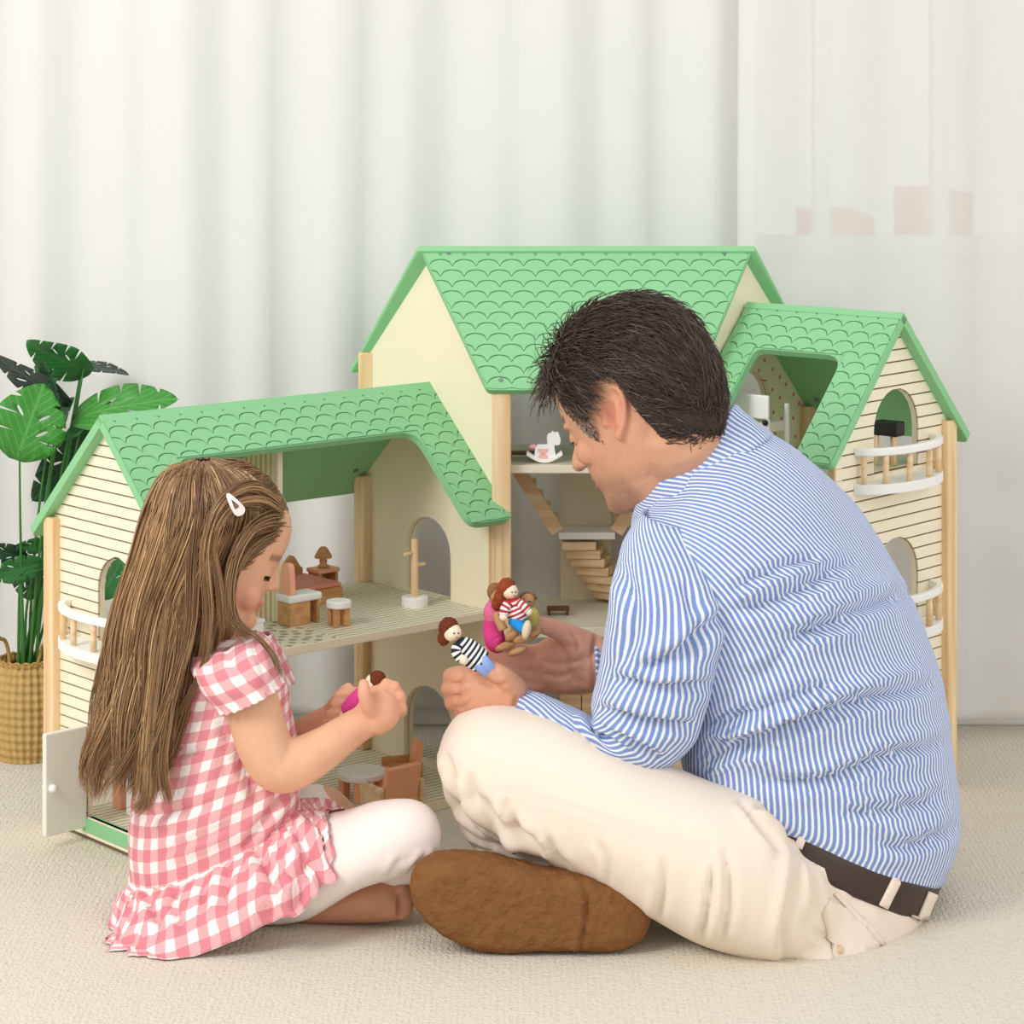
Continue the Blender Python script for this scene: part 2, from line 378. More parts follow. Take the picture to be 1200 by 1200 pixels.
# ---- roof panels with scalloped shingles
TW, TP, TA = .0355, .0182, .0115
SH_COUNT = [0]; SH_REST = bmesh.new()
def clip_half(poly, a, b, c):
    out = []
    for i in range(len(poly)):
        p, q = poly[i], poly[(i+1) % len(poly)]; fp = a*p[0]+b*p[1]-c; fq = a*q[0]+b*q[1]-c
        if fp <= 0: out.append(p)
        if (fp < 0) != (fq < 0) and fp != fq:
            t = fp/(fp-fq); out.append((p[0]+t*(q[0]-p[0]), p[1]+t*(q[1]-p[1])))
    return out
def tile_poly(gap=.0015):
    top = []; n = 8
    for i in range(n+1):
        s = -TW/2+TW*i/n; top.append((s, -TA*math.sqrt(max(0, 1-(2*s/TW)**2)) ** 1.25 if abs(2*s/TW) < 1 else 0))
    low = []
    for i in range(n+1):      # bottom follows the row beneath
        s = TW/2-TW*i/n; q = abs(s)-TW/2; low.append((s, TP-TA*max(0, 1-(2*q/TW)**2)**.5**1.25 if abs(2*q/TW) < 1 else TP))
    g = gap
    return [(s, t+g) for s, t in top]+low
def roof_panel(M, p0, sdir, tdir, outline, holes_edges, cut, thick=.012, phase=0, t_first=.014, hide=None):
    "outline: panel polygon in (s,t); cut: (s0,s1,t0) opening from t0 down between s0 and s1, or None"
    n = sdir.cross(tdir).normalized(); n = n if n.z > 0 else -n
    a3 = lambda s, t, k: p0+sdir*s+tdir*t+n*k
    bm = bmesh.new(); plate(bm, outline, [], -thick, 0, a3)
    panel = obj('roof_panel', bm, green, DH, frame=M, bevel=.002)
    gb = bmesh.new()
    hull = holes_edges
    tmax = max(t for s, t in outline); smax = max(s for s, t in outline); smin = min(s for s, t in outline)
    P3 = M.to_3x3(); row = 0; t = t_first; tp = tile_poly(); groove = bmesh.new()
    while t < tmax+TA:
        k = math.floor(smin/TW)-1
        while k*TW < smax+TW:
            c = (k+(.5 if row % 2 else 0)+phase)*TW
            def cell(shape, mg):
                poly = [(c+s, t+q) for s, q in shape]
                for a, b, cc in hull: poly = clip_half(poly, a, b, cc-mg) if len(poly) > 2 else poly
                if len(poly) < 3: return []
                if not cut: return [poly]
                s0, s1, t0 = cut; h = TW/2
                if t+TP < t0-.003 or c+h < s0-.002 or c-h > s1+.002: return [poly]
                r = []
                if t-TA < t0: r.append(clip_half(poly, 0, 1, t0-mg))
                lowp = clip_half(poly, 0, -1, -(t0-mg)) if t-TA < t0 else poly
                if len(lowp) > 2:
                    r.append(clip_half(lowp, 1, 0, s0-mg)); r.append(clip_half(lowp, -1, 0, -s1-mg))
                return r
            def put(b2, polys, z0, z1):
                for poly in polys:
                    if len(poly) < 3: continue
                    ar = sum(poly[i-1][0]*poly[i][1]-poly[i][0]*poly[i-1][1] for i in range(len(poly)))/2
                    if abs(ar) < 6e-5: continue
                    q = []
                    for s, tt in poly:
                        if not q or math.hypot(s-q[-1][0], tt-q[-1][1]) > 2e-4: q.append((s, tt))
                    lo = [b2.verts.new(M @ a3(s, tt, z0)) for s, tt in q]; hi = [b2.verts.new(M @ a3(s, tt, z1)) for s, tt in q]
                    try:
                        b2.faces.new(hi)
                        for i in range(len(q)): b2.faces.new((lo[i], lo[(i+1) % len(q)], hi[(i+1) % len(q)], hi[i]))
                    except ValueError: pass
            nb = bmesh.new(); put(nb, cell(tp, .0018), 0, .0015)
            if len(nb.verts):
                bmesh.ops.remove_doubles(nb, verts=nb.verts, dist=1e-5)
                if SH_COUNT[0] >= 300:
                    me = bpy.data.meshes.new('t'); nb.to_mesh(me); nb.free(); SH_REST.from_mesh(me); bpy.data.meshes.remove(me)
                else: SH_COUNT[0] += 1; obj('shingle', nb, green, panel)
                put(gb, cell(tile_poly(0), .0018), .0001, .0005)
            else: nb.free()
            k += 1
        t += TP; row += 1
    tag(obj('groove_bed', gb, green_d, panel), kind='stuff')
    return panel, a3
def screw(p, nrm, par, r=.004):
    bm = bmesh.new(); cyl(bm, Vector(p)-Vector(nrm)*.001, Vector(p)+Vector(nrm)*.0016, r, r*.8, 12); obj('screw', bm, steel, par)
def outer_faces(o, d):
    o.data.materials.append(groove_m)
    for p in o.data.polygons:
        if p.normal.dot(d) > .9: p.material_index = 1
# ================= left wing
gwall('outer_wall', -wL, -wL+.008, ML, eL, rL, [arch(LL*.44, .095, z1L+.006, z1L+.124), arch(LL*.46, LL*.48, .03, .2)], cream)
ow = COL.objects[-1] if False else [o for o in DH.children if o.name.startswith('outer_wall')][-1]
outer_faces(ow, -ML.to_3x3().col[0])
boards(ow, -wL, -.0025, ML, eL, rL, .0155, [(LL*.44, .097, z1L+.005, z1L+.125), (LL*.46, LL*.49, .03, .2)])
inl = [arch(LL*.47, LL*.36, z1L+.0005, z1L+.118), arch(LL*.47, LL*.38, .022, .138)]
gwall('inner_wall', -.009, -.001, ML, eL, rL, inl, cream)
floor_parts = []
bm = bmesh.new(); box2(bm, (-wL+.008, -.002, 0), (-.009, LL, .016)); edge_faces(obj('base_floor', bm, floor_l, DH, frame=ML, bevel=.0015))
PX = -.283; PV = .132     # striped partition
bm = bmesh.new(); box2(bm, (PX, -.004, z1L-.013), (-.009, LL-.004, z1L)); edge_faces(obj('upper_floor', bm, floor_l, DH, frame=ML, bevel=.0015))
bm = bmesh.new(); box2(bm, (-wL+.008, -.004, z1L-.013), (PX, LL-.004, z1L)); edge_faces(obj('upper_floor', bm, floor_d, DH, frame=ML, bevel=.0015))
a3 = lambda s, t, n: Vector((n, s, t)); bm = bmesh.new()
plate(bm, [(PV+.008, z1L), (LL-.01, z1L), (LL-.01, eL-.014), (LL/2, rL-.026), (PV+.008, rL-.03)], [], PX-.007, PX, a3)
o = obj('partition_wall', bm, cream, DH, frame=ML); uv_planar(o, ML, DH); o.data.materials[0] = stripe_wall()
fbox('partition_edge', (PX-.008, PV, z1L), (PX+.001, PV+.008, rL-.03), cream, ML)
fbox('partition_wall', (PX-.008, PV, .016), (PX, LL-.02, z1L-.013), cream, ML)
post(ML, -wL-.006, LL-.008, 0, eL-.010, .018, .026); post(ML, -wL+.004, .008, 0, eL-.018, .012, .02)
post(ML, -.016, LL-.008, .016, eL-.008, .016, .024)
fbox('threshold', (-wL-.006, LL*.05, .012), (-wL+.012, LL*.72, .03), green, ML)
# roof of the left wing
def wing_roof(M, x0, x1, e, r, L, strip, legl, legr, phase, hide=None):
    sl = (r-e)/(L/2); hyp = math.hypot(L/2+ov, (L/2+ov)*sl)
    w = x1-x0; sd = Vector((1, 0, 0)); td = Vector((0, -1, -sl)).normalized()
    p0 = Vector((x0, L/2, r+.003)); t0 = hyp*strip
    out = [(0, 0), (w, 0), (w, hyp), (w-legr, hyp), (w-legr, t0), (legl, t0), (legl, hyp), (0, hyp)]
    rad = [0, 0, .012, .022, .03, .016, .012, .012]
    out = roundpoly(out, rad)
    panel, a3 = roof_panel(M, p0, sd, td, out, [(-1, 0, 0), (1, 0, w), (0, 1, hyp)], (legl, w-legr, t0), phase=phase, hide=hide)
    td2 = Vector((0, 1, -sl)).normalized(); n2 = Vector((0, sl, 1)).normalized()
    b3 = lambda s, t, k: Vector((x0, L/2, r+.003))+sd*s+td2*t+n2*k
    bm = bmesh.new(); plate(bm, roundpoly([(0, -.002), (w, -.002), (w, hyp), (0, hyp)], [0, 0, .012, .012]), [], -.012, 0, b3)
    bp = obj('back_roof_panel', bm, [green], DH, frame=M, bevel=.002)
    for s in (.03, w*.48, w-.03):
        nn = M.to_3x3() @ (sd.cross(td)); nn = nn if nn.z > 0 else -nn
        screw(M @ a3(s, .007, 0), nn, panel)
    for fx in (.035, w-.04):
        bm = bmesh.new(); cyl(bm, b3(fx, hyp*.75, -.0125), b3(fx, hyp*.75, -.0150), .004, n=10); obj('screw', bm, steel, bp, frame=M)
    return panel
wing_roof(ML, -wL-side-.012, .004, eL, rL, LL, .335, .085, .078, .0)
# balcony of a side wall: half-ellipse deck, curved rail, balusters
def balcony(M, xw, outdir, yc, zd, zr, hw=.085, dep=.05, n=6):
    B = 'balcony'; base = None
    def ell(k, r0, hwx, z0, z1):
        bm = bmesh.new(); N = 24; o = []
        for i in range(N+1):
            a = math.pi*i/N; o.append((yc+hwx*math.cos(a), outdir*(dep*k)*math.sin(a)))
        return o
    N = 24
    oo = [(yc+hw*math.cos(math.pi*i/N), dep*math.sin(math.pi*i/N)) for i in range(N+1)]
    a3 = lambda s, t, k: Vector((xw+outdir*t, s, k))
    bm = bmesh.new(); plate(bm, oo, [], zd-.014, zd, a3); deck = obj('balcony', bm, whitep, DH, frame=M, bevel=.002)
    ii = [(yc+(hw-.012)*math.cos(math.pi*i/N), (dep-.010)*math.sin(math.pi*i/N)) for i in range(N+1)]
    bm = bmesh.new(); plate(bm, oo+ii[::-1], [], zr-.011, zr, a3); obj('rail', bm, whitep, deck, frame=M, bevel=.002)
    for i in range(n):
        a = math.pi*(.08+.84*i/(n-1)); p = (yc+(hw-.007)*math.cos(a), (dep-.006)*math.sin(a))
        bm = bmesh.new(); cyl(bm, a3(p[0], p[1], zd-.001), a3(p[0], p[1], zr-.01), .0045, n=10); obj('baluster', bm, pineX, deck, True, frame=M)
balcony(ML, -wL-.0025, -1, LL*.52, z1L+.004, z1L+.052, hw=.105, dep=.045)
# open side door
DW, DHT = .068, .128
hp = ML @ Vector((-wL-.004, LL*.705, .03))
dd = (ML.to_3x3() @ Vector((-1, -.07, 0))).normalized(); dn = Vector((-dd.y, dd.x, 0))
MD = frame(hp, dd, dn)
door = fbox('door', (0, -.004, -.012), (DW, .005, DHT), mat('door_white', srgb(240, 238, 228), .5, .3, var=.01), MD, bevel=.002)
bm = bmesh.new(); ball(bm, (DW-.01, .008, DHT*.42), .006); ball(bm, (DW-.01, -.008, DHT*.42), .006); obj('door_knob', bm, whitep, door, True, frame=MD)
bm = bmesh.new(); cyl(bm, (0, -.003, -.008), (0, -.003, .012), .004, n=10); obj('hinge', bm, steel, door, True, frame=MD)
# ================= centre
def cpt(t, sd, z=0):           # trapezoid plan: t = 0 front .. 1 back, sd = -1/+1
    return Vector((cx+sd*(ca+(cb-ca)*t), cd*t, z))
def side_wall(sd, holes=()):
    a = cpt(0, sd); b = cpt(1, sd); d = (b-a).normalized(); inn = Vector((0, 0, 1)).cross(d); inn = inn if inn.x*sd < 0 else -inn
    L = (b-a).length; a3 = lambda s, t, n: a+d*s+inn*n+Vector((0, 0, t)); bm = bmesh.new()
    plate(bm, [(0, 0), (L, 0), (L, eC-.012), (L/2, rC-.012), (0, eC-.012)], list(holes), .001, .009, a3); return obj('side_wall', bm, cream, DH)
side_wall(-1, [arch(LL*.47, LL*.36, z1L+.0005, z1L+.118), arch(LL*.47, LL*.38, .022, .138)]); side_wall(1, [arch(LL*.5, LL*.36, z2C+.0005, z2C+.125)])
for sd in (-1, 1):
    for t, dy in ((0, -.010), (1, .002)):
        p = cpt(t, sd); w = .028 if t == 0 else .024
        x = p.x-sd*.012 if t == 0 else p.x+sd*.002
        bm = bmesh.new(); box2(bm, (x-w/2, p.y+dy-.011, 0), (x+w/2, p.y+dy+.011, eC-(.034 if t == 0 else .012))); obj('post', bm, pine, DH, bevel=.003)
def cslab(name, z0, z1, m, t0=.0, t1=.98, sh=.012):
    bm = bmesh.new(); a3 = lambda s, t, n: Vector((s, t, n))
    pl = [cpt(t0, -1), cpt(t0, 1), cpt(t1, 1), cpt(t1, -1)]
    sg = [1, -1, -1, 1]
    plate(bm, [(p.x+g*sh, p.y) for p, g in zip(pl, sg)], [], z0, z1, a3); return obj(name, bm, m, DH, bevel=.0015)
edge_faces(cslab('base_floor', 0, .016, floor_l)); cslab('middle_floor', z1C-.015, z1C, floor_p); cslab('attic_floor', z2C-.012, z2C, floor_p)
# stair core: cream panel, landing, treads
yb = cd-.03
SX0 = U(657, 600, yb).x; SX1 = U(716, 600, yb).x; sxm = (SX0+SX1)/2
bm = bmesh.new(); box2(bm, (SX0, yb, z1C), (SX1, yb+.008, z2C-.012)); obj('stair_panel', bm, cream, DH)
LZ = .362
bm = bmesh.new(); box2(bm, (SX0-.004, yb-.062, LZ-.011), (SX1+.004, yb, LZ)); obj('landing', bm, whitep, DH, bevel=.0015)
def flight(x0, z0, x1, z1, n, yy, dep):
    d = Vector((x1-x0, 0, z1-z0)); L = d.length; ang = math.atan2(d.z, d.x)
    bm = bmesh.new(); box(bm, ((x0+x1)/2, yy-dep-.0035, (z0+z1)/2-.004), (L, .006, .020), Matrix.Rotation(-ang, 3, 'Y'))
    st = obj('stair_stringer', bm, pineX, DH)
    for i in range(n):
        k = (i+.5)/n; bm = bmesh.new(); box(bm, (x0+d.x*k, yy-dep/2, z0+d.z*k+.004), (abs(d.x)/n*1.25, dep, .011)); obj('stair_tread', bm, pineX, DH, bevel=.001)
flight(SX0-.006, LZ+.004, SX0-.072, z2C-.014, 6, yb-.004, .05)
flight(SX1+.006, LZ+.004, SX1+.072, z2C-.014, 6, yb-.004, .05)
for i in range(7):
    k = i/6; x = sxm-.012+.058*k; z = LZ-.022-.0135*i
    bm = bmesh.new(); box(bm, (x, yb-.032+.004*i, z), (.052, .05, .0125), Matrix.Rotation(-.12*i, 3, 'Z')); obj('stair_tread', bm, pineX, DH, bevel=.001)
for i in range(5):
    bm = bmesh.new(); x = SX0-.004+.034*i; box2(bm, (x, yb-.1, .016), (x+.033, yb-.03, .172-.033*i)); obj('stair_block', bm, pineX, DH, bevel=.0015)
# roof of the centre
slc = (rC-eC)/(cd/2); td = Vector((0, -1, -slc)).normalized(); hyp = math.hypot(cd/2+ovC, (cd/2+ovC)*slc)
p0 = Vector((cx, cd/2, rC+.003))
k0 = U(491, 287, cd/2).x-cx; k1 = U(883, 290, cd/2).x-cx; e0 = U(571, 456, -ovC).x-cx; e1 = U(812, 456, -ovC).x-cx
out = roundpoly([(k0, 0), (k1, 0), (e1, hyp), (e0, hyp)], [.004, .004, .012, .012])
hl = []
d = Vector((e0-k0, hyp)).normalized(); hl.append((-d.y, d.x, -d.y*k0)); d = Vector((e1-k1, hyp)).normalized(); hl.append((d.y, -d.x, d.y*k1)); hl.append((0, 1, hyp)); hl.append((0, -1, 0))
cpanel, a3c = roof_panel(Matrix.Identity(4), p0, Vector((1, 0, 0)), td, out, hl, None, phase=.3, t_first=.016)
nrm = Vector((1, 0, 0)).cross(td); nrm = nrm if nrm.z > 0 else -nrm
for s, t in ((k0+.045, .012), (k1-.045, .012), (e0+.02, hyp-.016), (e1-.02, hyp-.016)): screw(a3c(s, t, .001), nrm, cpanel)
td2 = Vector((0, 1, -slc)).normalized(); n2 = Vector((0, slc, 1)).normalized(); b3 = lambda s, t, k: p0+Vector((1, 0, 0))*s+td2*t+n2*k
bk = cb+.028
bm = bmesh.new(); plate(bm, [(k0-.002, -.002), (k1+.002, -.002), (bk, hyp), (-bk, hyp)], [], -.012, 0, b3); obj('back_roof_panel', bm, green, DH, bevel=.002)
# ================= right wing
z2R, z1R = .484, .270
hw_out = [arch(LL*.52, .116, z2R+.004, z2R+.118), arch(LL*.52, .116, z1R+.004, z1R+.118)]
gwall('outer_wall', wR-.008, wR, MR, eR, rR, hw_out, cream)
ow2 = [o for o in DH.children if o.name.startswith('outer_wall')][-1]; outer_faces(ow2, MR.to_3x3().col[0])
boards(ow2, wR, .0025, MR, eR, rR, .0172, [(LL*.52, .118, z2R+.003, z2R+.119), (LL*.52, .118, z1R+.003, z1R+.119)])
iw = gwall('inner_wall', .001, .009, MR, eR, rR, [arch(LL*.5, LL*.36, z2R+.0005, z2R+.125), arch(LL*.45, LL*.36, z1R+.0005, z1R+.118)], cream)
uv_planar(iw, MR, DH); iw.data.materials[0] = dots_wall()
for nm, z in (('base_floor', .016), ('middle_floor', z1R), ('upper_floor', z2R)):
    fbox(nm, (.009, -.002, z-.014), (wR-.008, LL, z), floor_p, MR)
post(MR, wR+.004, LL-.008, 0, eR-.008, .02, .026); post(MR, wR-.004, .008, 0, eR-.018, .012, .02); post(MR, .016, LL-.008, .016, eR-.008, .016, .024)
wing_roof(MR, .004, wR+side+.012, eR, rR, LL, .31, .055, .065, .2)
balcony(MR, wR+.0025, 1, LL*.5, z2R-.006, z2R+.045, hw=.105, dep=.05)
balcony(MR, wR+.0025, 1, LL*.5, z1R-.006, z1R+.045, hw=.105, dep=.05)
if len(SH_REST.verts):
    o = obj('shingle', SH_REST, green, cpanel); o['kind'] = 'stuff'
# ------------------------------------------------------------------ toys in the dollhouse
def G(px, py, z):
    "pixel on the horizontal plane z -> world point"
    k = (CAMH-z)/(py-YH); return Vector(((px-600)*k, k*FPX-CAMD, z))
beech = wood('beech', srgb(222, 170, 116), srgb(202, 146, 94), 'X', 90)
pinkw = mat('pink_orange_paint', srgb(252, 182, 150), .5, .3, var=.03)
orangew = mat('orange_paint', srgb(255, 182, 138), .5, .3, var=.03)
toyrose = mat('rose_cover', srgb(238, 150, 130), .6, .2, var=.06, vscale=60)
RL, RR = ML.to_3x3(), MR.to_3x3()
def tf(loc, R3): return Matrix.Translation(loc) @ R3.to_4x4()
def part(name, m, root, F, fn, bevel=.001, sm=False):
    bm = bmesh.new(); fn(bm); return obj(name, bm, m, root, sm, frame=F, bevel=bevel)
# bed
p = G(352, 713, z1L); T = thing('toy_bed', 'wooden toy bed with wavy headboard and rose cover on the upper left floor', 'toy bed', p); F = tf(p, RL)
bw, bl = .078, .098
part('bed_frame', beech, T, F, lambda b: (box2(b, (-.002, 0, .0), (bw, .006, .022)), box2(b, (bw-.006, .006, 0), (bw, bl, .022)), box2(b, (-.002, .006, 0), (.004, bl, .022)), box2(b, (.004, .006, .006), (bw-.006, bl, .018))))
part('bed_cover', toyrose, T, F, lambda b: box2(b, (-.001, .001, .0222), (bw-.001, bl-.004, .029)), .003)
wav = [(0, 0), (bw, 0)]+[(bw-bw*i/24, .044+.008*math.cos(4*math.pi*i/24*1.0-math.pi*0)*(-1)+.006*math.sin(math.pi*i/24)) for i in range(25)]
part('headboard', beech, T, F, lambda b: plate(b, [(s-.001, t) for s, t in wav], [], bl, bl+.007, lambda s, t, n: Vector((s, n, t))))
# nightstand and lamp
p = G(383, 697, z1L); T = thing('toy_nightstand', 'small open toy nightstand with a pink top beside the toy bed', 'toy nightstand', p); F = tf(p, RL)
p = p+F.to_3x3() @ Vector((.012, .025, 0)); T.location = p; F = tf(p, RL)
part('cabinet', beech, T, F, lambda b: (box2(b, (-.018, -.014, 0), (-.013, .014, .03)), box2(b, (.013, -.014, 0), (.018, .014, .03)), box2(b, (-.013, -.012, .010), (.013, .014, .014)), box2(b, (-.013, .010, .014), (.013, .014, .03))))
part('top', pinkw, T, F, lambda b: box2(b, (-.02, -.016, .03), (.02, .016, .036)))
q = p+Vector((0, 0, .0362)); T = thing('toy_table_lamp', 'tiny turned wooden lamp standing on the pink topped nightstand', 'toy lamp', q); F = tf(q, RL)
part('base', beech, T, F, lambda b: lathe(b, [(.0085, 0), (.0085, .003), (.005, .005), (.0065, .010), (.004, .0145), (.004, .016)]), 0, True)
part('lamp_shade', beech, T, F, lambda b: lathe(b, [(.0135, .0145), (.0135, .017), (.0065, .029), (.004, .031)]), 0)
# vanity
p = G(351, 733, z1L); T = thing('toy_vanity', 'wooden toy vanity with white top and upright orange framed mirror', 'toy vanity', p); F = tf(p, RL)
part('body', beech, T, F, lambda b: (box2(b, (-.018, -.002, 0), (.018, .028, .033)), box2(b, (.030, -.002, 0), (.034, .028, .033))))
part('top', whitep, T, F, lambda b: box2(b, (-.021, -.005, .0332), (.037, .031, .044)), .003)
mo = roundpoly([(0, 0), (.026, 0), (.022, .044), (.004, .044)], [.001, .001, .009, .009]); mi = roundpoly([(.006, .007), (.020, .007), (.0175, .037), (.0085, .037)], [.001, .001, .005, .005])
part('mirror_frame', pinkw, T, F, lambda b: plate(b, mo, [], -.016, -.007, lambda s, t, n: Vector((n, s-.001, t+.0442))))
mm = mat('mirror_teal', srgb(150, 196, 176), .15, .6, var=.05)
part('mirror', mm, T, F, lambda b: plate(b, mi, [], -.0072, -.006, lambda s, t, n: Vector((n, s-.001, t+.0442))), 0)
part('drawer_knob', mat('knob_yellow', srgb(236, 196, 90), .4, .3, var=.02), T, F, lambda b: ball(b, (.037, .006, .028), .0045), 0, True)
# stool
p = G(397, 733, z1L); T = thing('toy_stool', 'round toy stool with white seat on four wooden legs', 'toy stool', p); F = tf(p, RL)
part('seat', whitep, T, F, lambda b: lathe(b, [(.0165, .026), (.018, .0275), (.018, .0345), (.0165, .036)]), 0)
for a in range(4):
    x, y = .011*math.cos(a*math.pi/2+.6), .011*math.sin(a*math.pi/2+.6)
    part('leg', beech, T, F, lambda b: (box2(b, (x-.0045, y-.0035, 0), (x+.0045, y+.0035, .026))))
# coat stand
p = G(486, 710, z1L); T = thing('toy_coat_stand', 'pale wooden toy coat stand with two pegs on a white round base', 'toy coat stand', p); F = tf(p, RL)
part('base', whitep, T, F, lambda b: lathe(b, [(.019, 0), (.0195, .002), (.0195, .013), (.0185, .0145)]), 0)
part('pole', pine, T, F, lambda b: cyl(b, (0, 0, .0145), (0, 0, .098), .0052, n=14), .001)
for z, sx in ((.078, -1), (.060, 1)): part('peg', pineX, T, F, lambda b: cyl(b, (sx*.004, 0, z), (sx*.019, 0, z), .0028, n=10), .0006)
# white chest next to the girl's chin
p = G(301, 753, z1L); T = thing('toy_chest', 'little white toy chest on the dashed floor beside the girl', 'toy chest', p); F = tf(p, RL)
part('box', whitep, T, F, lambda b: box2(b, (-.022, 0, 0), (.012, .02, .026))); part('lid', whitep, T, F, lambda b: box2(b, (-.0235, -.0015, .0262), (.0135, .0215, .031)))
# living room below
p = G(424, 935, .016); T = thing('toy_round_table', 'round toy table with white top and orange legs on the ground floor', 'toy table', p); F = tf(p, RL)
part('table_top', whitep, T, F, lambda b: lathe(b, [(.034, .030), (.0355, .032), (.0355, .038), (.034, .040)], n=32), 0)
for sx, sy in ((-1, -1), (1, -1), (1, 1), (-1, 1)): part('leg', orangew, T, F, lambda b: box(b, (sx*.018, sy*.018, .015), (.013, .012, .0299)))
def sofa(px, py, w, d, label, R3, dz=0, g=None, backh=.052, tilt=.18):
    p = G(px, py, .016); T = thing('toy_sofa', label, 'toy sofa', p, g); F = tf(p, R3)
    for sx in (-1, 1): part('arm', pineX if dz == 0 else beech, T, F, lambda b: box2(b, (sx*w/2, -.004, 0), (sx*(w/2-.008), d, .032)), .002)
    part('seat', orangew, T, F, lambda b: box2(b, (-w/2+.0085, .012, .008), (w/2-.0085, d-.002, .020)))
    part('backrest', orangew, T, F, lambda b: box(b, (0, .006-.006, .006+backh/2), (w-.020, .009, backh), Matrix.Rotation(tilt, 3, 'X')), .002)
    part('rail', pineX, T, F, lambda b: box2(b, (-w/2+.0085, .0, .001), (w/2-.0085, .012, .0078)))
    return T
sofa(470, 944, .082, .05, 'orange toy sofa seen from behind with pale wooden arms, nearest the girl', RL)
sofa(487, 914, .052, .046, 'smaller orange toy armchair turned sideways beyond the orange sofa', RL @ Matrix.Rotation(math.radians(68), 3, 'Z'), 1)
p = G(136, 947, .016); T = thing('toy_cupboard', 'orange toy cupboard just inside the open side door', 'toy cupboard', p); F = tf(p, RL)
part('body', pinkw, T, F, lambda b: box2(b, (.0, -.012, 0), (.03, .010, .07))); part('cupboard_top', beech, T, F, lambda b: box2(b, (-.0015, -.0135, .0702), (.0315, .0115, .075)))
p = G(150, 955, .016); T = thing('toy_fridge', 'white toy fridge behind the orange cupboard at the side door', 'toy fridge', p); F = tf(p, RL)
part('body', whitep, T, F, lambda b: box2(b, (0, -.03, 0), (.035, .0, .082))); part('fridge_door', whitep, T, F, lambda b: box2(b, (-.004, -.029, .002), (-.0002, -.001, .080)))
# rocking horse on the attic floor
p = U(638, 549, .022); p.z = z2C; T = thing('toy_rocking_horse', 'white toy rocking horse with pink patches on the attic floor', 'toy rocking horse', p)
k = 3.72/2970
def hp_(pts): return [((x-638)*k, (549-y)*k) for x, y in pts]
body = hp_([(627, 531), (630, 527), (641, 527), (643, 518), (647, 511), (650, 513), (654, 512), (657, 521), (656, 527), (652, 528), (649, 526), (650, 533), (652, 545), (626, 545)])
rock = [(-.026+.0*i, .0) for i in range(0)]
N = 14; arc = [(-.027+.054*i/N, .0125-.0115*math.sin(math.pi*i/N)) for i in range(N+1)]; arc2 = [(s*.93, t+.0055) for s, t in arc][::-1]
F = Matrix.Translation(p)
a3 = lambda s, t, n: Vector((s, n, t))
part('body', whitep, T, F, lambda b: plate(b, roundpoly(body, [.002]*len(body), 3), [], -.005, .005, a3), .0015)
for dy in (-.009, .006): part('rocker', whitep, T, F, lambda b: plate(b, arc+arc2, [], dy, dy+.004, a3))
patch = mat('pink_patch', srgb(244, 190, 178), .6, .2, var=.03)
part('patch', patch, T, F, lambda b: plate(b, [(.009*math.cos(a)*.9-.002, .0215-abs(.008*math.sin(a))) for a in [math.pi*i/10 for i in range(11)]], [], -.0056, -.0045, a3), 0)
part('patch', patch, T, F, lambda b: plate(b, [(.009*math.cos(a)*.9-.002, .0055+abs(.009*math.sin(a))) for a in [math.pi*i/10 for i in range(11)]], [], -.0056, -.0045, a3), 0)
part('saddle', patch, T, F, lambda b: ball(b, (-.017, 0, .024), .005, (1.3, .9, .8)), 0, True)
part('mane', whitep, T, F, lambda b: ball(b, (.008, 0, .036), .006, (.8, .8, 1.4)), 0, True)
# orange wardrobe mirror behind the man's nose
p = U(690, 546, .05); p.z = z2C; T = thing('toy_mirror', 'upright rounded orange toy mirror behind the man\'s nose', 'toy mirror', p)
o_ = roundpoly([(-.021, 0), (.021, 0), (.021, .046), (-.021, .046)], [.003, .003, .009, .009]); i_ = roundpoly([(-.014, .007), (.014, .007), (.014, .039), (-.014, .039)], [.003]*4)
F = Matrix.Translation(p); part('mirror_frame', orangew, T, F, lambda b: plate(b, o_, [], 0, .007, a3)); part('mirror', mm, T, F, lambda b: plate(b, i_, [], -.0008, .0002, a3), 0)
dbrown = wood('dark_wood', srgb(128, 84, 56), srgb(104, 66, 44), 'X', 80)
for nm, lb, px, py, y, z, w in (('toy_bench', 'low dark brown toy bench behind the rocking horse', 612, 538, .06, z2C, .045), ('toy_bench', 'low dark brown toy bench on the middle floor behind the held dolls', 654, 722, .09, z1C, .034)):
    p = U(px, py, y); p.z = z; T = thing(nm, lb, 'toy bench', p); F = Matrix.Translation(p)
    part('seat', dbrown, T, F, lambda b: box2(b, (-w/2, -.009, .007), (w/2, .009, .0115)))
    for sx in (-1, 1): part('leg', dbrown, T, F, lambda b: box2(b, (sx*w*.4-.002, -.007, 0), (sx*w*.4+.002, .007, .007)))
# white cot in the right wing
p = U(880, 520, .02); p.z = z2R; T = thing('toy_cot', 'white toy cot with black knobs in the dotted attic room', 'toy cot', p); F = tf(p, RR)
blackp = mat('black_paint', srgb(30, 28, 28), .4, .4, var=.05)
part('end_panel', whitep, T, F, lambda b: (box2(b, (-.028, 0, .066), (.03, .006, .101))), .002)
part('mattress', mat('cot_mattress', srgb(238, 232, 214), .8, .1, var=.02), T, F, lambda b: box2(b, (-.024, .006, .045), (.026, .05, .060)), .003)
for sx in (-.026, .028):
    for y in (.003, .052): part('leg', whitep, T, F, lambda b: box2(b, (sx-.003, y-.003, 0), (sx+.003, y+.003, (.0659 if y < .01 else .085))), .001)
    part('knob', blackp, T, F, lambda b: ball(b, (sx, -.0035, .062), .0046), 0, True)
p = U(1003, 545, -.03); p.z = z2R; q = MR @ Vector((wR-.03, LL*.52+.035, z2R)); T = thing('toy_piano', 'black toy piano on pale wooden legs just inside the right wing\'s arched window', 'toy piano', q); F = tf(q, RR)
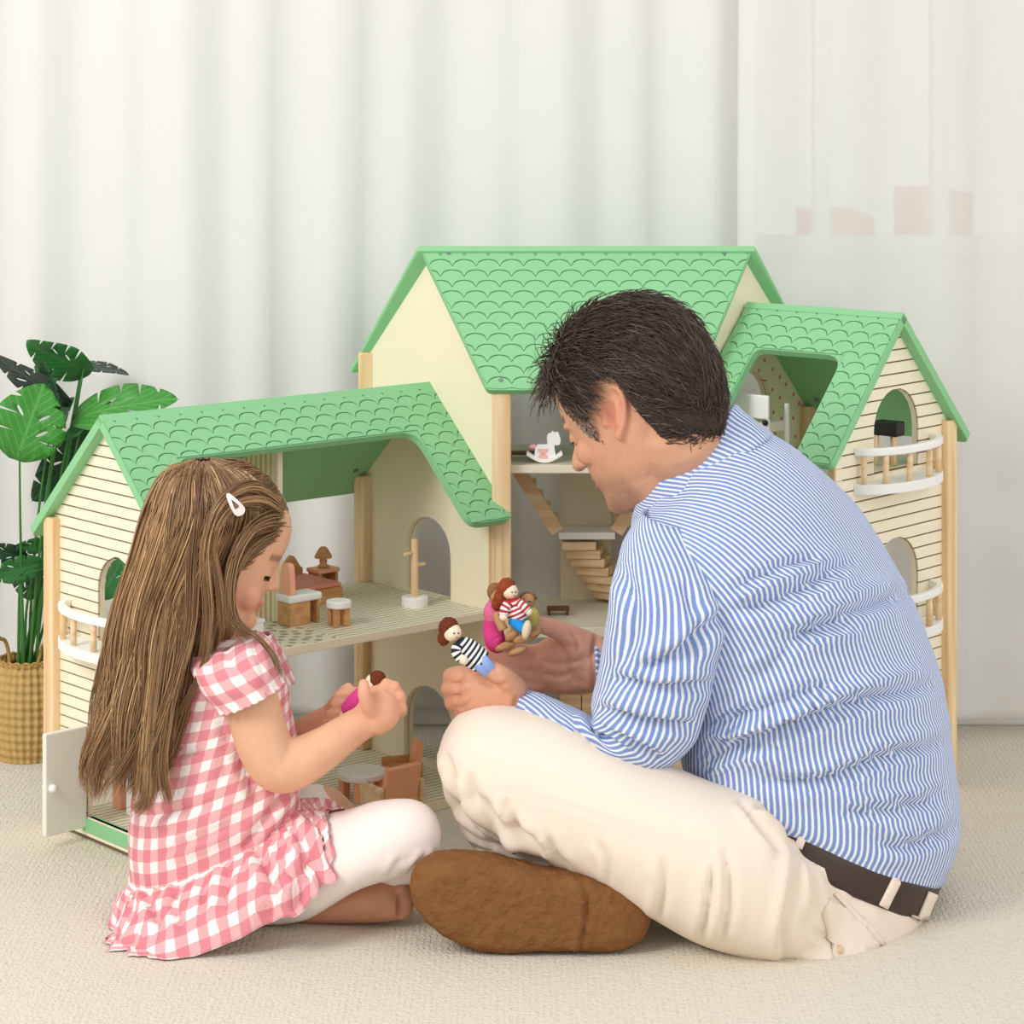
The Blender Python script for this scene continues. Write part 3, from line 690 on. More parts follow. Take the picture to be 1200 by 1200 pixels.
part('case', blackp, T, F, lambda b: box2(b, (-.02, -.016, .045), (.02, .008, .066)), .002)
for sx, sy in ((-1, -1), (1, -1), (0, 1)): part('leg', pine, T, F, lambda b: cyl(b, (sx*.015, -.004+sy*.009, 0), (sx*.015, -.004+sy*.009, .0448), .0032, n=10), 0, True)
# ------------------------------------------------------------------ plant in a woven basket
PY = .22
BC = G(33, 880, 0); BC.y = PY; BC.x = (33-600)*(PY+CAMD)/FPX
PL = thing('potted_monstera', 'tall monstera plant in a woven seagrass basket by the left curtain', 'plant', (BC.x, BC.y, 0))
straw = mat('seagrass', srgb(198, 166, 108), .8, .15, bump=.4, bscale=500, var=.22, vscale=90)
straw2 = mat('seagrass_dark', srgb(176, 142, 84), .8, .15, bump=.4, bscale=500, var=.2, vscale=120)
bh = .150
def brad(z): t = z/bh; return .034+.020*math.sin(math.pi*min(1, .18+.62*t))-.002*t
# woven body: diagonal over-and-under strips pressed into the wall
nz, na = 60, 180; V = []
for j in range(nz+1):
    z = bh*j/nz
    for i in range(na):
        a = 2*math.pi*i/na; u = a*14/(2*math.pi)*1.0; w = z/.0125
        p1, p2 = u+w*.5, u-w*.5
        wv = math.cos(2*math.pi*p1)*math.cos(2*math.pi*p2); r = brad(z)*1.0+.0034*wv+.0008*math.cos(2*math.pi*(p1*4))*max(0, wv)
        V.append((BC.x+r*math.cos(a)-BC.x, r*math.sin(a), z))
F = [(j*na+i, j*na+(i+1) % na, (j+1)*na+(i+1) % na, (j+1)*na+i) for j in range(nz) for i in range(na)]
bo = link('basket', np_mesh('basket', V, F), straw, PL); sd = bo.modifiers.new('thick', 'SOLIDIFY'); sd.thickness = .003
bm = bmesh.new()
bmesh.ops.create_circle(bm, cap_ends=True, radius=brad(bh*.85)-.004, segments=32, matrix=Matrix.Translation((BC.x, BC.y, bh*.88)))
obj('soil', bm, mat('soil', srgb(70, 54, 40), .95, .05, bump=.6, bscale=200, var=.3), PL)
def torus_path(bm, pts, r, n=8):
    pts = [Vector(p) for p in pts]; rings = []
    for i, p in enumerate(pts):
        d = (pts[min(i+1, len(pts)-1)]-pts[max(i-1, 0)]).normalized(); a = d.orthogonal().normalized()
        if i: a = (rings[-1][0].co-pts[i-1]); a = (a-d*a.dot(d)).normalized()
        b = d.cross(a); rr = r(i/(len(pts)-1)) if callable(r) else r
        rings.append([bm.verts.new(p+(a*math.cos(2*math.pi*k/n)+b*math.sin(2*math.pi*k/n))*rr) for k in range(n)])
    for A, B in zip(rings, rings[1:]):
        for k in range(n): bm.faces.new((A[k], A[(k+1) % n], B[(k+1) % n], B[k]))
    bm.faces.new(rings[0][::-1]); bm.faces.new(rings[-1])
for k in range(3):
    bm = bmesh.new(); torus_path(bm, [(BC.x+(brad(bh)+.001*math.sin(20*a+k*2))*math.cos(a), BC.y+(brad(bh)+.001*math.sin(20*a+k*2))*math.sin(a), bh+.0015*math.cos(20*a+k*2)+.002*(k-1)) for a in [2*math.pi*i/90 for i in range(91)]], .0022, 6)
    obj('rim_strand', bm, straw2, PL, True)
for c, w, zt in ((-.044, .018, .055), (.036, .018, .045)):
    bm = bmesh.new(); torus_path(bm, [(BC.x+c+w*math.cos(a), BC.y-.02+.01*math.sin(3*a), bh-.012+zt*math.sin(a)+.002*math.sin(9*a)) for a in [math.pi*i/24 for i in range(25)]], .0030, 7)
    obj('handle', bm, straw2, PL, True)
def leaf_mat(name, c1, c2):
    m = bpy.data.materials.new(name); m.use_nodes = True; nt = m.node_tree; b = nt.nodes['Principled BSDF']
    b.inputs['Roughness'].default_value = .38; b.inputs['Specular IOR Level'].default_value = .4
    u = nt.nodes.new('ShaderNodeUVMap'); sep = nt.nodes.new('ShaderNodeSeparateXYZ'); nt.links.new(u.outputs[0], sep.inputs[0])
    # veins: midrib and side ribs from leaf coordinates
    ab = nt.nodes.new('ShaderNodeMath'); ab.operation = 'ABSOLUTE'; nt.links.new(sep.outputs[0], ab.inputs[0])
    ma = nt.nodes.new('ShaderNodeMath'); ma.operation = 'MULTIPLY_ADD'; ma.inputs[1].default_value = -.75; nt.links.new(ab.outputs[0], ma.inputs[0]); nt.links.new(sep.outputs[1], ma.inputs[2])
    sc = nt.nodes.new('ShaderNodeMath'); sc.operation = 'MULTIPLY'; sc.inputs[1].default_value = 6.5; nt.links.new(ma.outputs[0], sc.inputs[0])
    fr = nt.nodes.new('ShaderNodeMath'); fr.operation = 'PINGPONG'; fr.inputs[1].default_value = .5; nt.links.new(sc.outputs[0], fr.inputs[0])
    mn = nt.nodes.new('ShaderNodeMath'); mn.operation = 'MINIMUM'; s3 = nt.nodes.new('ShaderNodeMath'); s3.operation = 'MULTIPLY'; s3.inputs[1].default_value = 2.2
    nt.links.new(ab.outputs[0], s3.inputs[0]); nt.links.new(fr.outputs[0], mn.inputs[0]); nt.links.new(s3.outputs[0], mn.inputs[1])
    r = nt.nodes.new('ShaderNodeValToRGB'); e = r.color_ramp.elements; e[0].position = .03; e[0].color = c2; e[1].position = .10; e[1].color = c1
    nt.links.new(mn.outputs[0], r.inputs[0])
    n = nt.nodes.new('ShaderNodeTexNoise'); n.inputs['Scale'].default_value = 30; hs = nt.nodes.new('ShaderNodeHueSaturation'); mr = nt.nodes.new('ShaderNodeMapRange'); mr.inputs[3].default_value = .75; mr.inputs[4].default_value = 1.25
    nt.links.new(n.outputs[0], mr.inputs[0]); nt.links.new(mr.outputs[0], hs.inputs['Value']); nt.links.new(r.outputs[0], hs.inputs['Color']); nt.links.new(hs.outputs[0], b.inputs['Base Color'])
    return m
lg = leaf_mat('leaf_bright', srgb(62, 138, 52), srgb(92, 160, 72)); lm = leaf_mat('leaf_mid', srgb(40, 104, 48), srgb(62, 122, 60)); ld = leaf_mat('leaf_dark', srgb(26, 62, 38), srgb(46, 84, 54)); lgy = leaf_mat('leaf_grey', srgb(52, 62, 58), srgb(80, 92, 86))
def leaf(base, tip, hw, yb, yt, tilt, m, fold=.25, droop=.15, cuts=4, seed=0):
    "split monstera leaf: each side a row of lobes joined along the midrib"
    r = random.Random(seed); B = U(base[0], base[1], yb); T = U(tip[0], tip[1], yt); ax = T-B; L = ax.length; d = ax/L
    view = Vector((0, -1, .25)); sd = d.cross(view).normalized(); nn = sd.cross(d).normalized()
    sd = sd*math.cos(tilt)+nn*math.sin(tilt); nn = sd.cross(d).normalized(); w = hw*(yb+CAMD)/FPX
    prof = lambda t: max(0.0, (math.sin(math.pi*min(1, (t+.16)/1.14))**.62)*(1-.30*t))
    outs = []
    for s in (-1, 1):
        pts = [(0, 0)]
        n = 60
        cutt = [(k+.65+r.uniform(-.12, .12))/(cuts+.9) for k in range(cuts)]
        edge = []
        for i in range(n+1):
            t = -.14+1.14*i/n; edge.append((s*prof(t), t))
        # cuts: pinch the outline towards the midrib
        o = []
        for x, t in edge:
            f = 1
            for c in cutt:
                q = abs(t-c-.05)/.013
                if q < 1: f = min(f, .34+.66*q*q)
            o.append((x*f, t))
        outs.append(o)
    poly = outs[0]+outs[1][::-1][1:]
    q = []
    for p in poly:
        if not q or math.hypot(p[0]-q[-1][0], p[1]-q[-1][1]) > 1e-3: q.append(p)
    if math.hypot(q[0][0]-q[-1][0], q[0][1]-q[-1][1]) < 1e-3: q.pop()
    holes = []
    for s in (-1, 1):
        for c in (.28, .5):
            if r.random() < .6:
                hx, ht = s*(.26+r.random()*.1), c+.03
                holes.append([(hx+.11*math.cos(a)*1.0, ht+s*hx*0+.026*math.sin(a)+.5*(.11*math.cos(a))*s) for a in [2*math.pi*i/10 for i in range(10)]])
    bm = bmesh.new()
    ed = []
    for lp in [q]+holes:
        vs = [bm.verts.new((x, t, 0)) for x, t in lp]
        ed += [bm.edges.new((vs[i], vs[(i+1) % len(vs)])) for i in range(len(vs))]
    bmesh.ops.triangle_fill(bm, use_beauty=True, edges=ed)
    for c in [-.66, -.33, 0, .33, .66]:
        bmesh.ops.bisect_plane(bm, geom=bm.verts[:]+bm.edges[:]+bm.faces[:], plane_co=(c, 0, 0), plane_no=(1, 0, 0))
    for c in (.15, .3, .45, .6, .75, .9):
        bmesh.ops.bisect_plane(bm, geom=bm.verts[:]+bm.edges[:]+bm.faces[:], plane_co=(0, c, 0), plane_no=(0, 1, 0))
    ul = bm.loops.layers.uv.new('UVMap')
    for f in bm.faces:
        for lp in f.loops: lp[ul].uv = (lp.vert.co.x, lp.vert.co.y)
    rl = root_loc(PL)
    for v in bm.verts:
        x, t = v.co.x, v.co.y
        sag = -droop*L*(t*t-t)*-1
        lift = fold*w*abs(x)-.18*w*x*x*x*x+.03*w*math.sin(9*t+3*x)
        v.co = B+d*(L*t)+sd*(w*x)+nn*(lift-droop*L*(t*t-t))-rl
    me = bpy.data.meshes.new('leaf'); bm.to_mesh(me); bm.free(); smooth(me)
    o = link('leaf', me, m, PL); s = o.modifiers.new('thick', 'SOLIDIFY'); s.thickness = .0006
    # petiole
    return B
stems = []
def stem(p0, p1, y1, bend, r=.0026, m=None):
    A = BC+Vector((p0[0], p0[1], bh*.8)); Bp = U(p1[0], p1[1], y1); mid = (A+Bp)/2+Vector((bend, 0, .03)); pts = [A*(1-t)**2+mid*2*t*(1-t)+Bp*t*t for t in [i/14 for i in range(15)]]
    bm = bmesh.new(); torus_path(bm, pts, lambda t: r*(1-.45*t), 7)
    obj('stem', bm, MATS['stem_green'], PL, True)
mat('stem_green', srgb(58, 118, 48), .45, .4, var=.2, vscale=40)
LV = [((23, 528), (52, 448), 50, .16, .18, -.25, lg, .18, .1, 3), ((98, 488), (211, 468), 34, .20, .18, .5, lg, .2, .22, 4),
      ((98, 432), (30, 398), 32, .24, .22, .75, lm, .25, .25, 4), ((72, 468), (-8, 414), 24, .20, .17, .8, lgy, .2, .1, 3),
      ((98, 430), (32, 452), 34, .25, .24, -.1, lm, .3, .2, 4), ((114, 508), (36, 588), 36, .27, .24, .35, ld, .2, .12, 4),
      ((96, 428), (152, 440), 16, .30, .30, 1.0, lgy, .2, .15, 3), ((80, 512), (114, 484), 9, .2, .2, .3, lm, .3, .1, 0),
      ((66, 474), (48, 418), 13, .18, .18, .6, ld, .3, .1, 2), ((70, 500), (88, 465), 15, .22, .2, .8, lm, .3, .1, 2),
      ((60, 636), (12, 642), 11, .22, .2, .4, lm, .3, .2, 2), ((26, 652), (-22, 640), 14, .2, .18, .3, ld, .3, .15, 3),
      ((44, 662), (-16, 676), 18, .2, .17, .2, lm, .25, .2, 3), ((24, 668), (58, 706), 22, .26, .25, .0, ld, .25, .1, 3),
      ((122, 695), (146, 652), 22, .27, .27, .3, lm, .2, .1, 2), ((55, 640), (80, 600), 16, .3, .3, .6, ld, .3, .1, 3), ((104, 520), (132, 470), 24, .31, .31, .3, ld, .2, .1, 3)]
for i, a in enumerate(LV):
    leaf(*a, seed=i)
    b = a[0]; stem((random.uniform(-.015, .02), random.uniform(-.012, .012)), b, a[3], random.uniform(-.02, .005) if b[0] < 90 else .01)
# ------------------------------------------------------------------ people: shared tools
def ring(A, B, y, rd, dx=0.0, dz=0.0, e=2.1):
    ya, yb = y if isinstance(y, tuple) else (y, y)
    a = np.array(U(A[0], A[1], ya)); b = np.array(U(B[0], B[1], yb))
    return np.concatenate([(a+b)/2, (b-a)/2, [dx, rd, dz], [e]])
def loft(rings, m=6, n=48, seam=False, u0=0.0, cap=True):
    R = catmull(rings, m) if m > 1 else np.array(rings); k = len(R)
    th = np.linspace(0, 2*np.pi, n+1)-np.pi/2*0
    if not seam: th = th[:-1]
    else: th = th-np.pi/2            # seam on the far side (theta = -90 deg)
    ct, st = np.cos(th)[None], np.sin(th)[None]; ex = 2/R[:, 9:10]
    C = np.sign(ct)*np.abs(ct)**ex; Sn = np.sign(st)*np.abs(st)**ex
    V = R[:, None, 0:3]+R[:, None, 3:6]*C[..., None]-R[:, None, 6:9]*Sn[..., None]
    w = V.shape[1]; I = np.arange(k-1)[:, None]*w; J = np.arange(w if not seam else w-1)[None]; J2 = (J+1) % w
    F = np.stack([I+J, I+J2, I+w+J2, I+w+J], -1).reshape(-1, 4)
    uv = None
    if seam:
        dl = np.linalg.norm(np.diff(V, axis=1), axis=2); s = np.concatenate([np.zeros((k, 1)), np.cumsum(dl, 1)], 1)
        i0 = int(round(w*.25)) if u0 is None else int(round((w-1)*u0)); s = s-s[:, i0:i0+1]
        vv = np.concatenate([[0], np.cumsum(np.linalg.norm(np.diff(V[:, i0], axis=0), axis=1))])
        uv = np.stack([s, np.repeat(vv[:, None], w, 1)], -1)
    return V, F, uv
def closed(V, F):
    "grid loft -> closed tri/quad mesh for remeshing"
    k, w = V.shape[:2]; P = V.reshape(-1, 3); n = len(P)
    P = np.concatenate([P, V[0].mean(0, keepdims=True), V[-1].mean(0, keepdims=True)])
    j = np.arange(w); j2 = (j+1) % w
    caps = np.concatenate([np.stack([np.full(w, n), j2, j], -1), np.stack([np.full(w, n+1), (k-1)*w+j, (k-1)*w+j2], -1)])
    return P, [tuple(f) for f in F]+[tuple(f) for f in caps]
def tube(pts, m=5, n=16, flat=1.0):
    "pts: (Vector/3-tuple, radius): swept tube with round ends -> closed mesh"
    Q = catmull([list(p)+[r] for p, r in pts], m); P, R = Q[:, :3], np.abs(Q[:, 3])
    d = np.gradient(P, axis=0); d /= np.linalg.norm(d, axis=1, keepdims=True)+1e-12
    ex = 4; P2, R2, D2 = [], [], []
    for i in range(ex):
        a = math.pi/2*(i+.35)/ex; P2.append(P[0]-d[0]*R[0]*math.cos(a)); R2.append(R[0]*math.sin(a)); D2.append(d[0])
    for p, r, q in zip(P, R, d): P2.append(p); R2.append(r); D2.append(q)
    for i in range(ex-1, -1, -1):
        a = math.pi/2*(i+.35)/ex; P2.append(P[-1]+d[-1]*R[-1]*math.cos(a)); R2.append(R[-1]*math.sin(a)); D2.append(d[-1])
    up = np.array([.13, .3, .94]); a = np.cross(D2[0], up); V = []
    t = np.linspace(0, 2*np.pi, n, endpoint=False)
    for p, r, q in zip(P2, R2, D2):
        a = a-q*np.dot(a, q); a /= np.linalg.norm(a); b = np.cross(q, a)
        V.append(p+r*(np.cos(t)[:, None]*a+np.sin(t)[:, None]*b))
    V = np.array(V); k, w = V.shape[:2]; I = np.arange(k-1)[:, None]*w; J = np.arange(w)[None]; J2 = (J+1) % w
    F = np.stack([I+J, I+J2, I+w+J2, I+w+J], -1).reshape(-1, 4)
    return closed(V, F)
def blob(c, r, R3=None, u=18, v=12):
    "ellipsoid as closed mesh; r = radii"
    V = []; F = []
    for i in range(1, v):
        for j in range(u):
            V.append((math.sin(math.pi*i/v)*math.cos(2*math.pi*j/u), math.sin(math.pi*i/v)*math.sin(2*math.pi*j/u), math.cos(math.pi*i/v)))
    V = np.array(V)*np.array(r)
    top, bot = np.array([[0, 0, r[2]]]), np.array([[0, 0, -r[2]]]); V = np.concatenate([V, top, bot])
    if R3 is not None: V = V @ np.array(R3).T
    V = V+np.array(c)
    for i in range(v-2):
        for j in range(u): F.append((i*u+j, (i+1)*u+j, (i+1)*u+(j+1) % u, i*u+(j+1) % u))
    n = (v-1)*u
    for j in range(u): F.append((n, j, (j+1) % u)); F.append((n+1, (v-2)*u+(j+1) % u, (v-2)*u+j))
    return V, F
def union(parts, voxel, smooth_it=4, fac=.5):
    "voxel-remesh a set of closed shapes into one continuous surface"
    V = []; F = []; o = 0
    for P, f in parts:
        V.append(np.asarray(P)); F += [tuple(int(i)+o for i in q) for q in f]; o += len(P)
    V = np.concatenate(V); me = bpy.data.meshes.new('tmp'); me.from_pydata(V.tolist(), [], F)
    bm = bmesh.new(); bm.from_mesh(me); bmesh.ops.recalc_face_normals(bm, faces=bm.faces); bm.to_mesh(me); bm.free()
    o = bpy.data.objects.new('tmp', me); COL.objects.link(o)
    r = o.modifiers.new('r', 'REMESH'); r.mode = 'VOXEL'; r.voxel_size = voxel; r.use_smooth_shade = True
    if smooth_it: s = o.modifiers.new('s', 'SMOOTH'); s.factor = fac; s.iterations = smooth_it
    dg = bpy.context.evaluated_depsgraph_get(); res = bpy.data.meshes.new_from_object(o.evaluated_get(dg))
    bpy.data.objects.remove(o); bpy.data.meshes.remove(me); smooth(res); return res
def outward(me):
    V = get_co(me); N = get_no(me)
    if ((V-V.mean(0))*N).sum() < 0: me.flip_normals(); me.update()
def get_co(me):
    a = np.zeros(len(me.vertices)*3, np.float32); me.vertices.foreach_get('co', a); return a.reshape(-1, 3).astype(float)
def set_co(me, V): me.vertices.foreach_set('co', np.asarray(V, np.float32).ravel()); me.update()
def get_no(me):
    a = np.zeros(len(me.vertices)*3, np.float32); me.vertices.foreach_get('vector', a) if False else me.vertex_normals.foreach_get('vector', a); return a.reshape(-1, 3).astype(float)
def seg_dist(P, pl):
    "distance (px), signed side and parameter of points P to polyline pl"
    pl = np.asarray(pl, float); best = np.full(len(P), 1e9); sg = np.zeros(len(P)); par = np.zeros(len(P))
    L = np.linalg.norm(np.diff(pl, axis=0), axis=1); cum = np.concatenate([[0], np.cumsum(L)])
    for i in range(len(pl)-1):
        a, b = pl[i], pl[i+1]; ab = b-a; t = np.clip(((P-a) @ ab)/(ab @ ab), 0, 1); q = P-(a+t[:, None]*ab); d = np.hypot(q[:, 0], q[:, 1])
        m = d < best; best[m] = d[m]; sg[m] = np.sign(ab[0]*q[m, 1]-ab[1]*q[m, 0]); par[m] = (cum[i]+t[m]*L[i])/cum[-1]
    return best, sg, par
def folds(me, lines, maxback=.25):
    "press cloth creases (polyline, width, depth) into the camera-side of a garment as real relief"
    V = get_co(me); N = get_no(me); px = proj(V); vd = V-np.array([0, -CAMD, CAMH]); vd /= np.linalg.norm(vd, axis=1, keepdims=True)
    facing = np.clip(-(N*vd).sum(1)*2.2+.25, 0, 1); disp = np.zeros(len(V))
    for pl, w, dep in lines:
        d, s, t = seg_dist(px, catmull(pl, 5)); tp = np.clip(np.minimum(t, 1-t)*5, 0.0, 1)**.7
        sd = d*s
        disp += dep*tp*(-np.exp(-(d/w)**2)+.75*np.exp(-((sd-2.0*w)/(1.5*w))**2)+.35*np.exp(-((sd+2.4*w)/(1.6*w))**2))
    set_co(me, V+N*(disp*facing)[:, None])
def wobble(me, amp, scale, seed=0):
    V = get_co(me); N = get_no(me); set_co(me, V+N*(amp*vnoise(V, scale, seed))[:, None])
def localize(me, root):
    l = np.array(root_loc(root)); set_co(me, get_co(me)-l)
def vcol(me, name, C):
    a = me.color_attributes.new(name, 'FLOAT_COLOR', 'POINT'); a.data.foreach_set('color', np.concatenate([C, np.ones((len(C), 1))], 1).astype(np.float32).ravel())
def strands(name, paths, radii, material, parent, n=3, cols=None):
    "paths (N, K, 3), radii (N, K): tapered hair strands as one mesh"
    P = np.asarray(paths, float); N, K = P.shape[:2]; d = np.gradient(P, axis=1); d /= np.linalg.norm(d, axis=2, keepdims=True)+1e-12
    ref = np.array([.31, .2, .93]); a = np.cross(d, ref); a /= np.linalg.norm(a, axis=2, keepdims=True)+1e-9; b = np.cross(d, a)
    t = np.linspace(0, 2*np.pi, n, endpoint=False)
    V = P[:, :, None]+radii[:, :, None, None]*(np.cos(t)[None, None, :, None]*a[:, :, None]+np.sin(t)[None, None, :, None]*b[:, :, None])
    idx = np.arange(N*K*n).reshape(N, K, n); F = np.stack([idx[:, :-1], np.roll(idx, -1, 2)[:, :-1], np.roll(idx, -1, 2)[:, 1:], idx[:, 1:]], -1).reshape(-1, 4)
    V = V.reshape(-1, 3)-np.array(root_loc(parent)); me = np_mesh(name, V, F)
    if cols is not None: vcol(me, 'Col', np.repeat(cols, K*n, axis=0))
    o = link(name, me, material, parent); o['kind'] = 'stuff'; return o
def col_mat(name, rough=.5, spec=.3, sss=0, aniso=0, bump=0, bscale=300, bdist=.0006):
    m = bpy.data.materials.new(name); m.use_nodes = True; nt = m.node_tree; b = nt.nodes['Principled BSDF']
    b.inputs['Roughness'].default_value = rough; b.inputs['Specular IOR Level'].default_value = spec
    at = nt.nodes.new('ShaderNodeAttribute'); at.attribute_name = 'Col'
    tc = nt.nodes.new('ShaderNodeTexCoord'); n = nt.nodes.new('ShaderNodeTexNoise'); n.inputs['Scale'].default_value = 45; n.inputs['Detail'].default_value = 5; nt.links.new(tc.outputs['Object'], n.inputs['Vector'])
    mr = nt.nodes.new('ShaderNodeMapRange'); mr.inputs[3].default_value = .86; mr.inputs[4].default_value = 1.14; nt.links.new(n.outputs[0], mr.inputs[0])
    hs = nt.nodes.new('ShaderNodeHueSaturation'); nt.links.new(mr.outputs[0], hs.inputs['Value']); nt.links.new(at.outputs['Color'], hs.inputs['Color']); nt.links.new(hs.outputs[0], b.inputs['Base Color'])
    if sss:
        b.inputs['Subsurface Weight'].default_value = sss; b.inputs['Subsurface Radius'].default_value = (1, .35, .2); b.inputs['Subsurface Scale'].default_value = .005
    if bump:
        n2 = nt.nodes.new('ShaderNodeTexNoise'); n2.inputs['Scale'].default_value = bscale; n2.inputs['Detail'].default_value = 4; nt.links.new(tc.outputs['Object'], n2.inputs['Vector'])
        bp = nt.nodes.new('ShaderNodeBump'); bp.inputs['Strength'].default_value = bump; bp.inputs['Distance'].default_value = bdist; nt.links.new(n2.outputs[0], bp.inputs['Height']); nt.links.new(bp.outputs[0], b.inputs['Normal'])
    return m
skin_m = col_mat('skin', .5, .35, .12, bump=.35, bscale=420)
hair_m = col_mat('hair', .42, .45)
from mathutils.bvhtree import BVHTree
def bvh_world(me, root):
    l = np.array(root.location); return BVHTree.FromPolygons((get_co(me)+l).tolist(), [tuple(p.vertices) for p in me.polygons])
def on_surface(tree, px, py, off=.002):
    o = Vector((0, -CAMD, CAMH)); d = (U(px, py, 0)-o).normalized(); h = tree.ray_cast(o, d)
    if h[0] is None:
        h = tree.find_nearest(U(px, py, -.6)); return h[0]+h[1]*off, h[1]
    n = h[1] if h[1].dot(d) < 0 else -h[1]
    return h[0]+n*off, n
def conform(tree, poly, name, m, par, off=.0015, thick=.003):
    "cloth piece that follows the surface beneath it"
    bm = bmesh.new(); vs = [bm.verts.new((x, y, 0)) for x, y in poly]; ed = [bm.edges.new((vs[i], vs[(i+1) % len(vs)])) for i in range(len(vs))]
    bmesh.ops.triangle_fill(bm, use_beauty=True, edges=ed); xs = [p[0] for p in poly]; ys = [p[1] for p in poly]
    for k in range(1, 7):
        bmesh.ops.bisect_plane(bm, geom=bm.verts[:]+bm.edges[:]+bm.faces[:], plane_co=(min(xs)+(max(xs)-min(xs))*k/7, 0, 0), plane_no=(1, 0, 0))
        bmesh.ops.bisect_plane(bm, geom=bm.verts[:]+bm.edges[:]+bm.faces[:], plane_co=(0, min(ys)+(max(ys)-min(ys))*k/7, 0), plane_no=(0, 1, 0))
    bmesh.ops.triangulate(bm, faces=bm.faces[:])
    N = {}
    for v in bm.verts: p, n = on_surface(tree, v.co.x, v.co.y, off+thick); v.co = p; N[v] = n
    e = bmesh.ops.extrude_face_region(bm, geom=bm.faces[:])
    for g in e['geom']:
        if isinstance(g, bmesh.types.BMVert):
            h = tree.find_nearest(g.co); g.co = g.co-(h[1] if h[1] else Vector((0, -1, 0)))*thick
    return obj(name, bm, m, par, True)
def push_off(me, tree, gap=.005, reach=.06):
    V = get_co(me)
    for i, v in enumerate(V):
        h = tree.find_nearest(Vector(v), reach)
        if h[0] is not None:
            d = (Vector(v)-h[0]).dot(h[1])
            if d < gap: V[i] = h[0]+h[1]*gap
    set_co(me, V)
# ---- head built from profile sections (cm, chin at z = 0, face towards +x)
def interp_prof(tab, z):
    t = np.array(tab, float); return np.interp(z, t[:, 0], t[:, 1])
def head_mesh(front, back, width, zmax, nz=90, n=72):
    z = zmax*(.5-.5*np.cos(np.pi*(np.arange(nz)+.5)/nz)); th = np.linspace(0, 2*np.pi, n, endpoint=False)
    sm = lambda tab: np.convolve(np.pad(interp_prof(tab, z), 2, mode='edge'), np.ones(5)/5, 'valid')
    f, b, w = sm(front), sm(back), sm(width); xc = np.clip(np.full_like(z, -.6), b+.8, f-.8)
    ct, st = np.cos(th)[None], np.sin(th)[None]
    ax = np.where(ct > 0, (f-xc)[:, None], (xc-b)[:, None]); ex = np.where(ct > 0, 2/2.25, 2/2.1)
    X = xc[:, None]+np.sign(ct)*np.abs(ct)**ex*ax; Y = np.sign(st)*np.abs(st)**ex*w[:, None]
    V = np.stack([X, Y, np.repeat(z[:, None], n, 1)], -1); k, ww = V.shape[:2]; I = np.arange(k-1)[:, None]*ww; J = np.arange(ww)[None]; J2 = (J+1) % ww
    return closed(V, np.stack([I+J, I+J2, I+ww+J2, I+ww+J], -1).reshape(-1, 4))
def head_frame(center_px, y, yaw_dir, pitch, roll, scale, zc):
    "yaw_dir: horizontal facing direction; returns 4x4 from head cm to world"
    h = Vector(yaw_dir).normalized(); L = Vector((0, 0, 1)).cross(h).normalized()
    Fd = h*math.cos(pitch)-Vector((0, 0, 1))*math.sin(pitch); Up = h*math.sin(pitch)+Vector((0, 0, 1))*math.cos(pitch)
    q = Matrix.Rotation(roll, 3, Fd); L = q @ L; Up = q @ Up
    M = Matrix.Identity(4); s = .01*scale; c = U(center_px[0], center_px[1], y)
    for i in range(3): M[i][0] = Fd[i]*s; M[i][1] = L[i]*s; M[i][2] = Up[i]*s
    o = c-(Up*s*zc)
    for i in range(3): M[i][3] = o[i]
    return M
def mx(M, part):
    V, F = part; V = np.asarray(V); A = np.array(M); return V @ A[:3, :3].T+A[:3, 3], F
def mlv(M, pts, rad): return [((M @ Vector(p)), r*M.to_scale()[0]) for p, r in zip(pts, rad)]
def ear_parts(M, s, x=-1.0, z=10.6, y=7.1, k=1.0, flare=.35, ku=None):
    ku = ku or k
    "s = +1/-1 side; helix, antihelix, concha plate, lobe, tragus"
    f = lambda u, v, o=0: (x-.15*v*.6+u*ku, s*(y+.25+flare*(-u)*.75*k+o*k), z+v*k)
    hel = [f(.55, -.2), f(.9, 1.0), f(.85, 2.2), f(.2, 3.05), f(-.9, 3.15), f(-1.75, 2.3, .1), f(-1.95, 1.0, .1), f(-1.6, -.5), f(-.9, -1.9), f(-.2, -2.7)]
    P = [tube(mlv(M, hel, [.28, .34, .36, .38, .4, .42, .42, .38, .40, .46]), n=12)]
    P.append(tube(mlv(M, [f(-.2, 2.1, -.1), f(-.95, 1.4, -.02), f(-1.0, .2, 0), f(-.5, -1.3, 0)], [.25, .34, .36, .3]), n=10))
    P.append(mx(M, blob(f(-.55, .3, -.55), (1.35*ku, .38*k, 2.6*k))))
    P.append(mx(M, blob(f(-.2, -2.6, -.05), (.62*k, .36*k, .75*k))))
    P.append(mx(M, blob(f(.75, -.55, -.05), (.38*k, .36*k, .6*k))))
    return P
